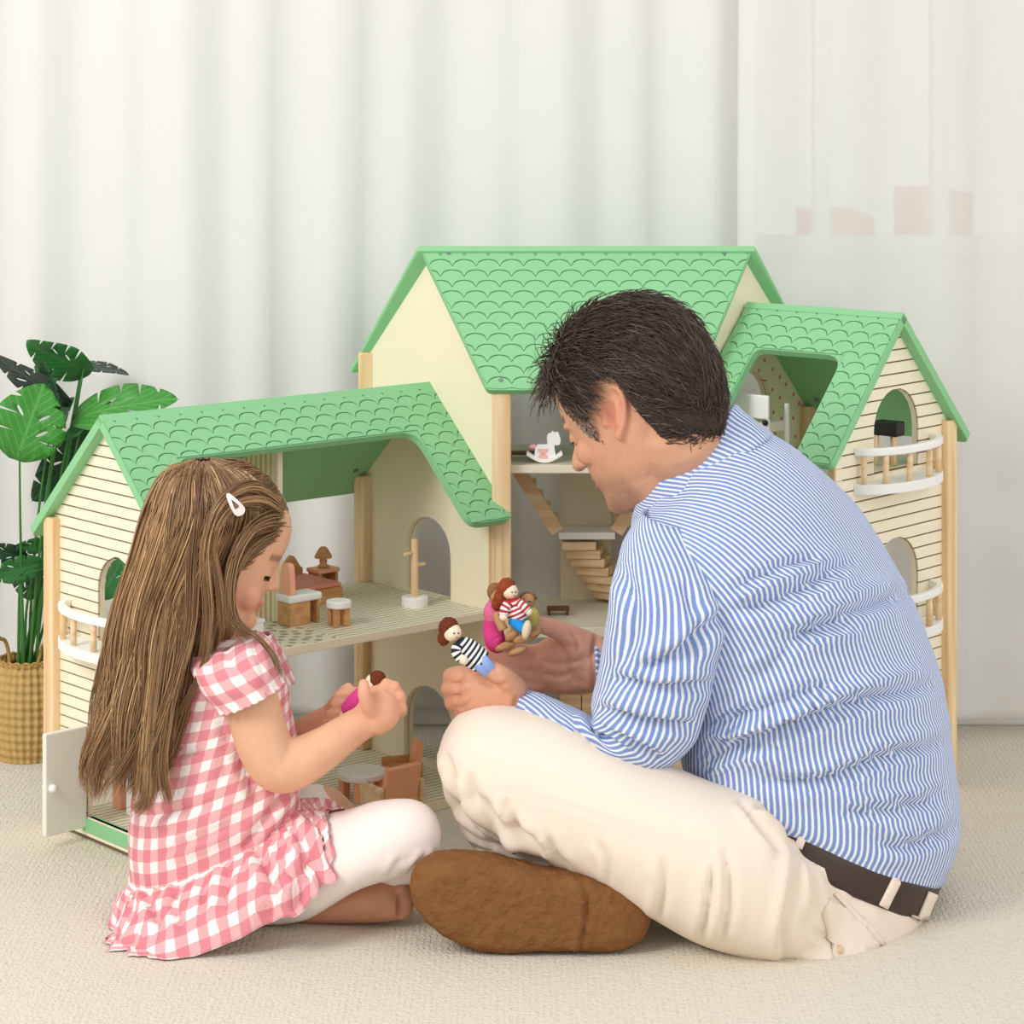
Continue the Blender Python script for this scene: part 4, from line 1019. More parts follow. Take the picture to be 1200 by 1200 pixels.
# ------------------------------------------------------------------ the man
MAN = thing('person', 'man in a blue striped shirt and cream trousers sitting cross-legged with dolls in both hands', 'person', (U(930, 1120, -.55).x, -.55, 0))
def stripe_mat(name, period, c1, c2, wfrac=.42, soft=.14):
    m = bpy.data.materials.new(name); m.use_nodes = True; nt = m.node_tree; b = nt.nodes['Principled BSDF']
    b.inputs['Roughness'].default_value = .85; b.inputs['Specular IOR Level'].default_value = .15; b.inputs['Sheen Weight'].default_value = .08
    u = nt.nodes.new('ShaderNodeUVMap'); sp = nt.nodes.new('ShaderNodeSeparateXYZ'); nt.links.new(u.outputs[0], sp.inputs[0])
    tc = nt.nodes.new('ShaderNodeTexCoord'); n = nt.nodes.new('ShaderNodeTexNoise'); n.inputs['Scale'].default_value = 140; n.inputs['Detail'].default_value = 4; nt.links.new(tc.outputs['Object'], n.inputs['Vector'])
    a = nt.nodes.new('ShaderNodeMath'); a.operation = 'MULTIPLY_ADD'; a.inputs[1].default_value = .0008; nt.links.new(n.outputs[0], a.inputs[0]); nt.links.new(sp.outputs[0], a.inputs[2])
    d = nt.nodes.new('ShaderNodeMath'); d.operation = 'DIVIDE'; d.inputs[1].default_value = period; nt.links.new(a.outputs[0], d.inputs[0])
    fr = nt.nodes.new('ShaderNodeMath'); fr.operation = 'FRACT'; nt.links.new(d.outputs[0], fr.inputs[0])
    pp = nt.nodes.new('ShaderNodeMath'); pp.operation = 'PINGPONG'; pp.inputs[1].default_value = .5; nt.links.new(fr.outputs[0], pp.inputs[0])
    r = nt.nodes.new('ShaderNodeValToRGB'); e = r.color_ramp.elements; e[0].position = wfrac*.5-soft*.5; e[0].color = (0, 0, 0, 1); e[1].position = wfrac*.5+soft*.5; e[1].color = (1, 1, 1, 1)
    nt.links.new(pp.outputs[0], r.inputs[0])
    # chambray: the blue yarn varies
    n2 = nt.nodes.new('ShaderNodeTexNoise'); n2.inputs['Scale'].default_value = 420; n2.inputs['Detail'].default_value = 2; nt.links.new(tc.outputs['Object'], n2.inputs['Vector'])
    cm = nt.nodes.new('ShaderNodeMix'); cm.data_type = 'RGBA'; cm.inputs[6].default_value = c1; cm.inputs[7].default_value = tuple(min(1, q*1.35+.03) for q in c1[:3])+(1,); nt.links.new(n2.outputs[0], cm.inputs[0])
    mx_ = nt.nodes.new('ShaderNodeMix'); mx_.data_type = 'RGBA'; mx_.inputs[7].default_value = c2
    nt.links.new(r.outputs[0], mx_.inputs[0]); nt.links.new(cm.outputs[2], mx_.inputs[7]); mx_.inputs[6].default_value = c2
    nt.links.new(mx_.outputs[2], b.inputs['Base Color'])
    bp = nt.nodes.new('ShaderNodeBump'); bp.inputs['Strength'].default_value = .25; bp.inputs['Distance'].default_value = .0006; nt.links.new(n2.outputs[0], bp.inputs['Height']); nt.links.new(bp.outputs[0], b.inputs['Normal'])
    return m
shirt_m = stripe_mat('blue_stripe_linen', .0082, srgb(112, 137, 190), srgb(236, 238, 243))
trous_m = mat('cream_cotton', srgb(240, 225, 209), .85, .15, bump=.15, bscale=500, var=.02)
def garment(name, rings, m, parent, fl=(), n=72, sub=7, thick=.0025, wob=(), smooth_=True, u0=.25, fmul=2.0):
    V, F, uv = loft(rings, sub, n, seam=True, u0=u0)
    me = np_mesh(name, V.reshape(-1, 3), F, uv=uv.reshape(-1, 2))
    outward(me)
    for w in wob: wobble(me, *w)
    if fl: folds(me, [(a, b, c*2.2) for a, b, c in fl])
    localize(me, parent); o = link(name, me, m, parent)
    if thick: s = o.modifiers.new('thick', 'SOLIDIFY'); s.thickness = thick; s.offset = -1
    return o
# ---- shirt body
TR = [ring((800, 902), (1107, 1036), -.475, .166, .02, -.022), ring((796, 858), (1126, 985), -.472, .174, .04), ring((802, 800), (1119, 905), -.465, .182, .05), ring((785, 750), (1104, 820), -.46, .192, .055),
      ring((770, 705), (1076, 735), -.455, .200, .06), ring((757, 665), (1036, 657), -.45, .205, .065), ring((748, 632), (990, 590), -.45, .19, .06), ring((745, 612), (940, 538), -.45, .145, .04),
      ring((744, 602), (898, 505), -.45, .095, .02), ring((748, 592), (862, 482), -.45, .062, .01)]
FL_T = [([(1085, 690), (1000, 715), (920, 760), (870, 800)], 7, .006), ([(1100, 800), (1010, 820), (900, 860), (820, 880)], 7, .008), ([(850, 720), (920, 700), (1000, 655)], 7, .006),
        ([(1118, 865), (1040, 885), (960, 915), (880, 915)], 6, .006), ([(862, 770), (940, 740), (1010, 730)], 6, .005), ([(1110, 930), (1060, 945), (980, 955)], 6, .005), ([(835, 850), (900, 830), (980, 800)], 6, .006),
        ([(1125, 965), (1070, 990), (1030, 990)], 6, .005), ([(820, 900), (860, 880), (930, 875)], 5, .005), ([(850, 705), (880, 680), (960, 650)], 5, .005)]
shirt = garment('shirt', TR, shirt_m, MAN, FL_T, n=110, sub=9, wob=((.004, 9, 1), (.0015, 30, 2)))
# ---- near sleeve, far sleeve
SL = [ring((752, 600), (810, 612), -.56, .055), ring((728, 640), (836, 668), -.60, .07), ring((716, 685), (846, 722), -.615, .074), ring((708, 735), (842, 775), -.615, .074), ring((699, 785), (830, 825), -.61, .07),
      ring((692, 826), (812, 872), -.60, .064), ring((694, 846), (768, 905), -.59, .056), ring((684, 838), (714, 908), -.578, .056), ring((656, 824), (648, 892), -.556, .050), ring((632, 814), (610, 868), -.538, .044), ring((612, 809), (590, 853), -.52, .040)]
FL_S = [([(850, 715), (800, 760), (740, 790)], 7, .006), ([(838, 800), (780, 805), (715, 795)], 6, .006), ([(815, 850), (760, 845), (700, 830)], 6, .007), ([(775, 890), (740, 865), (702, 848)], 5, .006), ([(730, 660), (745, 720), (735, 780)], 8, .004),
        ([(740, 880), (715, 865), (690, 856)], 4, .005), ([(700, 880), (680, 860), (668, 843)], 4, .004), ([(800, 680), (815, 730), (800, 780)], 8, .004)]
garment('sleeve', SL, shirt_m, shirt, FL_S, n=72, sub=8, wob=((.003, 14, 4), (.001, 40, 5)), u0=.3)
SR = [ring((760, 610), (830, 600), -.36, .05), ring((730, 680), (820, 700), -.30, .06), ring((740, 760), (820, 790), -.30, .055), ring((735, 780), (780, 815), -.34, .05), ring((715, 755), (722, 812), -.40, .036), ring((699, 752), (703, 810), -.425, .032)]
garment('sleeve', SR, shirt_m, shirt, n=48, sub=6, wob=((.003, 14, 6),))
# cuffs
for a, b in (((ring((640, 816), (618, 866), -.54, .045)), (ring((610, 808), (589, 854), -.52, .041))), ((ring((712, 750), (716, 814), -.41, .037)), (ring((697, 750), (701, 812), -.427, .035)))):
    garment('cuff', [a, (a+b)/2, b], shirt_m, shirt, n=48, sub=4, thick=.003)
# collar: stand and fall around the neck
cr = [ring((741, 604), (905, 510), -.45, .098, .02), ring((743, 598), (890, 496), -.45, .084, .016), ring((745, 590), (872, 482), -.45, .072, .012), ring((749, 583), (862, 474), -.45, .064, .01), ring((757, 583), (856, 480), -.45, .060, .01), ring((762, 592), (852, 492), -.45, .058, .01)]
garment('collar', cr, shirt_m, shirt, n=72, sub=4, thick=.002, wob=((.002, 30, 3),))
# ---- trousers: pelvis, both legs, one cloth surface
def cl(rings, m=5, n=36): V, F, _ = loft(rings, m, n); return closed(V, F)
PEL = [ring((838, 920), (1098, 1046), -.48, .150, .02, -.03), ring((835, 960), (1088, 1072), -.49, .162, .02, -.02), ring((850, 1015), (1074, 1094), -.50, .17, .02), ring((880, 1060), (1052, 1112), -.53, .165, .01), ring((920, 1090), (1015, 1122), -.565, .11)]
LEG = [ring((925, 965), (1000, 1085), -.60, .06), ring((890, 940), (915, 1125), -.635, .085), ring((835, 918), (830, 1105), -.635, .095), ring((770, 893), (745, 1062), -.62, .092), ring((700, 862), (665, 1018), -.60, .088), ring((635, 838), (590, 978), -.575, .082), ring((580, 828), (540, 942), -.555, .074), ring((540, 838), (517, 905), -.54, .056), ring((520, 862), (512, 885), -.535, .03)]
SHIN = [ring((522, 858), (545, 850), -.535, .035), ring((514, 890), (600, 868), -.52, .06), ring((524, 928), (620, 905), -.505, .066), ring((542, 972), (640, 950), -.50, .066), ring((575, 1012), (665, 985), -.505, .06), ring((625, 1030), (690, 1000), -.515, .052), ring((690, 1040), (730, 1010), -.53, .046), ring((730, 1048), (752, 1024), -.54, .04)]
RLEG = [ring((925, 990), (960, 1060), -.40, .08), ring((850, 930), (870, 1040), -.30, .095), ring((760, 900), (770, 1000), -.22, .09), ring((690, 890), (690, 980), -.17, .08), ring((650, 905), (650, 965), -.17, .055)]
RSHIN = [ring((655, 910), (690, 900), -.18, .05), ring((680, 960), (740, 930), -.26, .06), ring((715, 1000), (775, 965), -.38, .055), ring((735, 1040), (790, 1010), -.5, .048), ring((745, 1075), (785, 1045), -.57, .04)]
tm = union([cl(PEL), cl(LEG), cl(SHIN), cl(RLEG), cl(RSHIN)], .0055, 10)
FL_L = [([(548, 905), (560, 945), (590, 980)], 5, .006), ([(562, 930), (585, 960), (625, 990)], 5, .006), ([(528, 905), (545, 950), (580, 985)], 4, .005), ([(600, 950), (612, 975), (640, 1000)], 5, .005), ([(640, 975), (650, 1000), (668, 1020)], 4, .004), ([(590, 935), (600, 965), (618, 985)], 4, .004),
        ([(775, 1005), (778, 1040), (770, 1080)], 5, .004), ([(835, 1010), (830, 1060), (820, 1105)], 4, .004), ([(915, 965), (930, 1010), (918, 1090), (920, 1128)], 5, .006), ([(935, 985), (950, 1030), (955, 1080)], 5, .006), ([(850, 990), (855, 1050), (845, 1110)], 5, .004), ([(865, 935), (890, 970), (915, 1000)], 4, .005), ([(960, 1000), (990, 1030), (1005, 1045)], 5, .004),
        ([(950, 1090), (975, 1105), (985, 1125)], 5, .003), ([(530, 960), (570, 985), (620, 1000)], 4, .004), ([(545, 985), (590, 1003), (650, 1010)], 4, .004), ([(700, 985), (712, 1010), (715, 1035)], 4, .003), ([(520, 880), (530, 910), (545, 940)], 5, .004), ([(560, 922), (640, 938), (760, 975), (890, 1012)], 2.2, .0011), ([(880, 945), (905, 955), (935, 985)], 3.5, .005)]
wobble(tm, .0025, 16, 3); folds(tm, [(a, b, c*1.7) for a, b, c in FL_L]); localize(tm, MAN); trousers = link('trousers', tm, trous_m, MAN)
# belt, loops, pocket flap
belt_m = mat('brown_leather', srgb(62, 46, 38), .45, .4, bump=.2, bscale=250, var=.12)
BE = [ring((830, 908), (1102, 1036), -.478, .156, .02, -.024), ring((829, 912), (1102, 1039), -.48, .162, .02, -.026), ring((826, 934), (1092, 1068), -.483, .168, .02, -.026), ring((828, 940), (1087, 1074), -.484, .163, .02, -.026)]
belt = garment('belt', BE, belt_m, MAN, n=90, sub=4, thick=.003)
def near_pt(px, py, rings, y0=-.48, off=0):
    "point where the pixel ray first meets the lofted surface"
    V, _, _ = loft(rings, 6, 120); P = V.reshape(-1, 3); q = proj(P); d = np.hypot(q[:, 0]-px, q[:, 1]-py); c = np.where(d < 14)[0]
    i = c[np.argmin(P[c, 1])] if len(c) else np.argmin(d); return U(px, py, P[i, 1]-off)
tb_ = bvh_world(trousers.data, MAN); bt_ = bvh_world(belt.data, MAN)
for a, b in (((946, 966), (935, 994)), ((1052, 1026), (1034, 1062)), ((1092, 1046), (1078, 1080))):
    dx, dy = b[0]-a[0], b[1]-a[1]; l = math.hypot(dx, dy); nx, ny = -dy/l*5, dx/l*5
    poly = [(a[0]-nx, a[1]-ny), (a[0]+nx, a[1]+ny), (b[0]+nx, b[1]+ny), (b[0]-nx, b[1]-ny)]
    conform(bt_, poly, 'belt_loop', trous_m, trousers, .0004, .0035)
conform(tb_, [(972, 1052), (992, 1066), (1010, 1083), (1029, 1106), (1026, 1114), (1000, 1122), (978, 1127), (970, 1098), (963, 1070)], 'pocket_flap', trous_m, trousers, .0002, .0035)
conform(tb_, [(976, 1049), (979, 1046), (1018, 1082), (1036, 1104), (1032, 1108), (1012, 1086)], 'pocket_welt', trous_m, trousers, .0002, .003)
p, n = on_surface(tb_, 984, 1113, .004); bm = bmesh.new(); cyl(bm, p, p+n*.0022, .0055, .005, 16); obj('button', bm, mat('button_cream', srgb(222, 196, 158), .35, .5, var=.03), trousers, True)
# ---- shoe (sole towards the camera)
suede = mat('brown_suede', srgb(132, 90, 54), .9, .12, bump=1.0, bscale=100, var=.28, vscale=60)
so = [(479, 1052), (482, 1030), (495, 1014), (520, 1007), (560, 1007), (600, 1016), (640, 1026), (690, 1030), (730, 1042), (755, 1058), (764, 1078), (758, 1100), (738, 1114), (700, 1118), (650, 1117), (600, 1119), (570, 1118), (540, 1110), (510, 1094), (490, 1074)]
so = catmull(so+[so[0]], 4)[:-1]; yS = -.672
P_ = np.array([U(x, y, yS) for x, y in so]); c_ = P_.mean(0); V = []
N_ = len(P_)
for k, dy in ((.55, -.012), (.80, -.010), (.93, -.004), (.985, .004), (1, .014), (1, .03), (.97, .045), (.85, .058), (.6, .064)):
    q = c_+(P_-c_)*k; q[:, 1] = yS+dy+.016*(1-k)*0; V.append(q)
V = np.array(V); I = np.arange(len(V)-1)[:, None]*N_; J = np.arange(N_)[None]; J2 = (J+1) % N_
P2, F2 = closed(V, np.stack([I+J, I+J2, I+N_+J2, I+N_+J], -1).reshape(-1, 4))
sm_ = union([(P2, F2)], .004, 6); folds(sm_, [([(682, 1028), (688, 1060), (684, 1090), (680, 1118)], 3, .005)]); wobble(sm_, .0012, 60, 1); wobble(sm_, .0011, 150, 3); localize(sm_, MAN); [setattr(n_.inputs['Distance'], 'default_value', .006) for n_ in suede.node_tree.nodes if n_.type == 'BUMP']; shoe = link('shoe', sm_, suede, MAN)
# ---- body: head, neck, hands, hidden core
HM = head_frame((746, 474), -.45, (-.83, .56, 0), math.radians(27), math.radians(2), 1.04, 11.5)
front = [(0, 7.2), (.8, 8.4), (1.8, 8.9), (3.0, 8.5), (4.2, 8.7), (5.5, 9.0), (7, 9.0), (9, 8.8), (10.5, 8.8), (12.3, 9.5), (14, 9.6), (16.5, 9.3), (19, 8.0), (21, 5.6), (22.3, 3.0), (23, .6)]
back = [(0, 4.5), (1, 2.0), (2, 0), (3.5, -2.5), (5, -4.8), (7, -7.4), (9, -9.0), (12, -10.1), (15, -10.2), (18, -9.0), (20.5, -6.8), (22, -4.2), (23, -1.2)]
width = [(0, 1.6), (1, 3.0), (2.5, 4.6), (4.5, 5.8), (7, 6.6), (10, 7.1), (13, 7.6), (16, 7.6), (18.5, 6.9), (20.5, 5.4), (22, 3.3), (23, .8)]
parts = [mx(HM, head_mesh(front, back, width, 23))]
def T(pts, rad, M=HM, n=14): parts.append(tube(mlv(M, pts, rad), n=n))
T([(8.9, 0, 12), (9.6, 0, 10.6), (10.7, 0, 9.0), (11.1, 0, 8.1)], [.62, .62, .8, .95]); parts.append(mx(HM, blob((9.8, .95, 7.7), (.9, .62, .62)))); parts.append(mx(HM, blob((9.8, -.95, 7.7), (.9, .62, .62))))
T([(8.0, 2.2, 5.1), (9.1, .9, 5.5), (9.3, 0, 5.4), (9.1, -.9, 5.5), (8.0, -2.2, 5.1)], [.25, .42, .46, .42, .25]); T([(7.9, 2.1, 4.9), (8.9, .9, 4.4), (9.1, 0, 4.3), (8.9, -.9, 4.4), (7.9, -2.1, 4.9)], [.25, .46, .52, .46, .25])
for s in (1, -1):
    T([(9.0, s*.9, 12.0), (8.9, s*2.6, 12.5), (7.5, s*4.9, 12.2)], [.5, .62, .45]); parts.append(mx(HM, blob((7.5, s*3.1, 10.6), (1.35, 1.35, 1.2)))); parts.append(mx(HM, blob((6.0, s*4.6, 8.2), (1.9, 1.4, 1.7))))
    parts += ear_parts(HM, s, x=-.4, z=10.5, y=7.05, k=1.0, flare=.14, ku=1.4)
parts.append(mx(HM, blob((7.5, 0, 1.6), (1.6, 1.9, 1.5))))
# neck into shoulders and hidden torso core
nb = HM @ Vector((-3.5, 0, 6)); parts.append(tube([(nb, .062), (U(806, 545, -.45), .063), (U(840, 598, -.45), .06), (U(890, 660, -.45), .08), (U(935, 780, -.46), .10), (U(975, 930, -.47), .10)], n=28))
parts.append(tube([(HM @ Vector((1.5, 0, 4.0)), .05), (U(790, 570, -.45), .055)], n=24))
# near arm core, far arm core
parts.append(tube([(U(885, 660, -.48), .05), (U(800, 680, -.57), .042), (U(776, 760, -.60), .042), (U(752, 840, -.60), .034), (U(735, 872, -.592), .026), (U(678, 866, -.57), .024), (U(630, 845, -.537), .024), (U(606, 830, -.52), .026)], n=20))
parts.append(tube([(U(885, 660, -.43), .045), (U(825, 640, -.38), .035), (U(782, 680, -.31), .034), (U(780, 750, -.30), .045), (U(765, 795, -.32), .036), (U(725, 788, -.39), .029), (U(700, 776, -.425), .028)], n=20))
# left hand (back of the hand towards us, closed round a doll's legs)
def TH(pts, n=12): parts.append(tube([(U(x, y, yy), r*.001) for x, y, yy, r in pts], n=n))
parts.append(cl([ring((616, 812), (598, 848), -.52, .026), ring((602, 792), (585, 845), -.522, .027), ring((582, 783), (562, 843), -.522, .026), ring((560, 784), (545, 838), -.518, .023), ring((545, 788), (536, 832), -.512, .019)]))
TH([(552, 794, -.512, 15), (537, 792, -.508, 13), (529, 793, -.488, 11.5), (540, 791, -.470, 10.5), (553, 788, -.468, 9.5)])
TH([(550, 808, -.512, 15), (534, 806, -.506, 13), (527, 808, -.482, 11.5), (541, 806, -.465, 10.5)])
TH([(552, 821, -.512, 14), (537, 821, -.504, 12.5), (531, 824, -.482, 11), (545, 820, -.466, 10)])
TH([(556, 832, -.510, 13), (545, 834, -.502, 11), (541, 838, -.484, 10), (553, 832, -.470, 9)])
TH([(604, 806, -.535, 15), (590, 793, -.545, 13), (577, 785, -.543, 11), (567, 781, -.535, 9.5)])
# right hand: open palm, thumb along the top
parts.append(cl([ring((708, 748), (708, 806), -.425, .024), ring((690, 740), (688, 813), -.425, .024), ring((668, 737), (664, 814), -.425, .023), ring((645, 745), (640, 811), -.425, .020), ring((630, 754), (624, 806), -.427, .016)]))
parts.append((blob(U(676, 757, -.433), (.030, .019, .023)))); parts.append(blob(U(668, 797, -.432), (.034, .015, .017)))
TH([(680, 752, -.435, 17), (660, 741, -.445, 14), (640, 734, -.458, 11.5), (622, 731, -.466, 10.5), (610, 732, -.468, 9)])
TH([(640, 763, -.428, 12), (618, 765, -.425, 11), (596, 758, -.428, 10), (582, 750, -.44, 9.5), (574, 741, -.452, 9)])
TH([(636, 776, -.428, 12), (612, 779, -.43, 11), (588, 774, -.436, 10), (568, 766, -.442, 9)])
TH([(634, 790, -.428, 12), (612, 793, -.434, 10.5), (592, 790, -.444, 9.5), (578, 785, -.45, 8.5)])
TH([(638, 802, -.428, 11), (618, 806, -.436, 9.5), (603, 806, -.446, 8.5), (592, 803, -.45, 7.5)])
bmesh_me = union(parts, .0024, 4, .5)
folds(bmesh_me, [([(648, 752), (664, 768), (672, 790), (690, 806)], 3, .0028), ([(632, 774), (655, 778), (684, 774)], 2.5, .002), ([(634, 790), (655, 793), (672, 788)], 2.5, .0018), ([(698, 742), (695, 775), (698, 808)], 3, .002), ([(668, 742), (676, 750), (680, 762)], 2.5, .002), ([(634, 727), (636, 736), (635, 744)], 2, .0016),
    ([(548, 792), (540, 800), (528, 801)], 2, .002), ([(552, 806), (540, 814), (528, 815)], 2, .0026), ([(552, 820), (543, 828), (530, 829)], 2, .0026), ([(580, 781), (583, 790), (588, 797)], 2, .0018), ([(598, 800), (580, 803), (560, 797)], 3, .002), ([(606, 812), (602, 830), (596, 846)], 3, .0016)])
# skin colouring in head coordinates
V = get_co(bmesh_me); L = (V-np.array(HM.translation)) @ np.linalg.inv(np.array(HM.to_3x3())).T
base = np.array(srgb(214, 160, 128)[:3]); C = np.tile(base, (len(V), 1)); gs = lambda d, w: np.exp(-(d/w)**2)
def blend(C, w, col): return C*(1-w[:, None])+np.array(col)*w[:, None]
inhead = (L[:, 2] > -4) & (np.abs(L[:, 1]) < 12) & (L[:, 0] > -14) & (L[:, 0] < 14) & (L[:, 2] < 25)
nz = vnoise(V, 260, 1)*.5+.5
x, y, z = L.T
st = inhead*np.clip((4.6-z+.35*(x-4))*.6, 0, 1)*np.clip((x-1)*.5, 0, 1)*.34; st += inhead*gs(z-6.6, .9)*np.clip((x-7)*.8, 0, 1)*.2
C = blend(C, np.clip(st*(.5+nz), 0, .6), srgb(120, 92, 80)[:3])
C = blend(C, inhead*np.clip(gs(z-4.9, .75)*(x > 7.6)*(np.abs(y) < 2.4), 0, 1)*.6, srgb(186, 104, 92)[:3])
br = 12.35+.10*np.abs(y); C = blend(C, inhead*np.clip(gs(z-br-.15, .55)*(np.abs(y) > 1.0)*(np.abs(y) < 5.2)*(x > 5)*1.3, 0, .92)*(.7+.3*nz), srgb(46, 36, 32)[:3])
C = blend(C, inhead*gs(z-8, 2.2)*gs(np.abs(y)-4.4, 1.8)*(x > 4)*.3, srgb(206, 128, 104)[:3])
C = blend(C, inhead*(np.abs(y) > 6.5)*gs(x+.35, .75)*gs(z-10.6, 1.3)*.75, srgb(150, 78, 62)[:3])  # ear hollow painted darker red, its shade put into the colour
C = blend(C, inhead*(np.abs(y) > 6.9)*(x < 1.2)*(x > -5)*gs(z-10, 3)*.5, srgb(222, 142, 116)[:3])
hp_px = proj(V); hand = (hp_px[:, 0] < 712) & (hp_px[:, 1] > 715)
C = blend(C, hand*.35, srgb(214, 150, 122)[:3]); rh = hand & (V[:, 1] > -.475) & (hp_px[:, 0] > 562); C = blend(C, rh*.6, srgb(236, 172, 146)[:3])  # hands redder; right palm painted lighter to offset the shade on it
vcol(bmesh_me, 'Col', C); localize(bmesh_me, MAN); link('body', bmesh_me, skin_m, MAN)
dark_lash = mat('lash_dark', srgb(40, 30, 28), .6, .2, var=.05)
mtree = bvh_world(bmesh_me, MAN)
for s in (1, -1):
    ls = []
    for a in np.linspace(-.4, 1.25, 10):
        h = mtree.find_nearest(HM @ Vector((7.5+1.37*math.cos(a)*.95, s*(3.1+1.25*math.sin(a)), 10.1))); ls.append(h[0]+h[1]*.0005)
    bm = bmesh.new(); torus_path(bm, ls, .001, 6); obj('eyelashes', bm, dark_lash, MAN, True)
bm = bmesh.new(); ball(bm, U(567, 779.5, -.545), .0055, (1.2, .35, .8)); obj('thumbnail', bm, mat('nail', srgb(226, 172, 152), .3, .5, var=.03), MAN, True)
# ---- hair: cap under many short wavy strands
EC, ER = np.array([-.7, 0, 12.9]), np.array([10.5, 7.9, 11.3])
def hairline(th):
    "lowest z (cm) of hair at azimuth th (0 = face, pi = nape)"
    a = np.degrees(np.abs(th)); return np.interp(a, [0, 18, 35, 46, 54, 62, 70, 76, 84, 102, 110, 122, 150, 180], [17.6, 17.6, 17.0, 16.3, 14.2, 9.4, 8.2, 12.8, 15.0, 14.8, 9, 4.6, 3.0, 2.8])
def surf_dir(d):
    "unit direction -> head surface point (cm): neck and back narrowed to the skull sections"
    P = EC+ER*d; return P
HA = np.array(HM)
def towW(P): return P @ HA[:3, :3].T+HA[:3, 3]
nth, nph = 120, 70; th = np.linspace(-np.pi, np.pi, nth, endpoint=False); V = []; F = []; keep = {}
for i in range(nph):
    for j in range(nth):
        z0 = hairline(th[j])+(2.6 if .92 < abs(th[j]) < 1.32 else 0); zt = EC[2]+ER[2]; z = z0+(zt-z0)*(math.sin(math.pi/2*i/(nph-1)))
        q = (z-EC[2])/ER[2]; r = math.sqrt(max(0, 1-q*q)) if z > EC[2] else max(.55, math.sqrt(max(.05, 1-q*q*.8)))
        lift = 1+.055*min(1, (z-z0)/1.5)+.035*max(0, math.sin(3*th[j]+z))*min(1, (z-z0)/3)
        sf = np.interp(z, [8, 13.5], [.905, 1]) if abs(th[j]) < 1.42 else 1; P = EC+np.array([ER[0]*r*math.cos(th[j])*lift*sf, ER[1]*r*math.sin(th[j])*lift*sf, q*ER[2]*lift]); V.append(P)
for i in range(nph-1):
    for j in range(nth): F.append((i*nth+j, i*nth+(j+1) % nth, (i+1)*nth+(j+1) % nth, (i+1)*nth+j))
cap = np_mesh('hair', towW(np.array(V))-np.array(MAN.location), F)
hair_cap_m = mat('hair_under', srgb(62, 50, 43), .7, .2, bump=.8, bscale=300, var=.3, vscale=200)
hair = link('hair', cap, hair_cap_m, MAN)
def man_strands(N, K, seed):
    r = np.random.default_rng(seed); paths = []; rad = []; cols = []
    while len(paths) < N:
        t = r.uniform(-np.pi, np.pi); z = r.uniform(2.8, 24.0); z0 = hairline(t)
        if z < z0+.15: continue
        q = (z-EC[2])/ER[2]
        if abs(q) >= .995: continue
        rr = math.sqrt(1-q*q) if q > 0 else max(.55, math.sqrt(max(.05, 1-q*q*.8)))
        if r.random() > rr: continue
        P = EC+np.array([ER[0]*rr*math.cos(t), ER[1]*rr*math.sin(t), q*ER[2]]); side_b = abs(t) < 1.42 and z < 13.5
        if side_b: P[:2] = EC[:2]+(P[:2]-EC[:2])*np.interp(z, [8, 13.5], [.905, 1])
        nrm = (P-EC)/ER**2; nrm /= np.linalg.norm(nrm)
        fr = np.clip((P[0]-3)/6, 0, 1)*np.clip((z-14)/4, 0, 1)      # fringe: thrown forward and up
        top = np.clip((z-16)/5, 0, 1)
        dirv = np.array([-1.0, 0.25*np.sign(P[1])*(1-top), -.75+.3*top])*(1-fr)+np.array([1.0, r.normal(0, .5), .35])*fr
        dirv = dirv+r.normal(0, .22, 3); ln = r.uniform(2.2, 4.2)*(1+.25*fr) if z > 9 else r.uniform(.8, 2.4)
        if abs(t) > np.radians(54) and abs(t) < np.radians(75) and z < 13: ln = r.uniform(.4, .9); dirv = np.array([-.3, 0, -1.0])
        ph = r.uniform(0, 6.28); wv = r.uniform(.06, .16)*(1+2.2*fr); p = P+nrm*(r.uniform(.35, .6) if side_b else r.uniform(.35, .8)); pts = []; side_ = np.cross(dirv, nrm)
        lift0 = r.uniform(.02, .30)*(.6+1.3*fr+.5*top)
        for k in range(K):
            s = k/(K-1); pts.append(p+side_*wv*math.sin(ph+6*s)+nrm*wv*.6*math.cos(ph+5*s))
            g = (p-EC)/ER; l = np.linalg.norm(g); n2 = g/ER; n2 /= np.linalg.norm(n2); tg = dirv-n2*np.dot(dirv, n2); tg /= np.linalg.norm(tg)+1e-9
            p = p+tg*ln/(K-1)+n2*(lift0*1.6*(1-s)+fr*.30*(1-.6*s)-.05*s)*ln/(K-1)*1.2
        paths.append(pts); w = r.uniform(.0005, .0009); rad.append(w*np.interp(np.linspace(0, 1, K), [0, .15, .7, 1], [.7, 1, .8, .15]))
        g = r.random(); c = np.array(srgb(84, 67, 57)[:3])*(.45+1.0*r.random())
        if abs(t) < np.radians(85) and z < 13 and g < .55: c = np.array(srgb(150, 144, 138)[:3])*(.6+.6*r.random())
        elif g < .06: c = np.array(srgb(128, 110, 96)[:3])
        cols.append(c)
    return towW(np.array(paths)), np.array(rad), np.array(cols)
mp_, mr_, mc_ = man_strands(9000, 9, 5)
strands('hair_strand', mp_, mr_, hair_m, hair, 3, mc_)
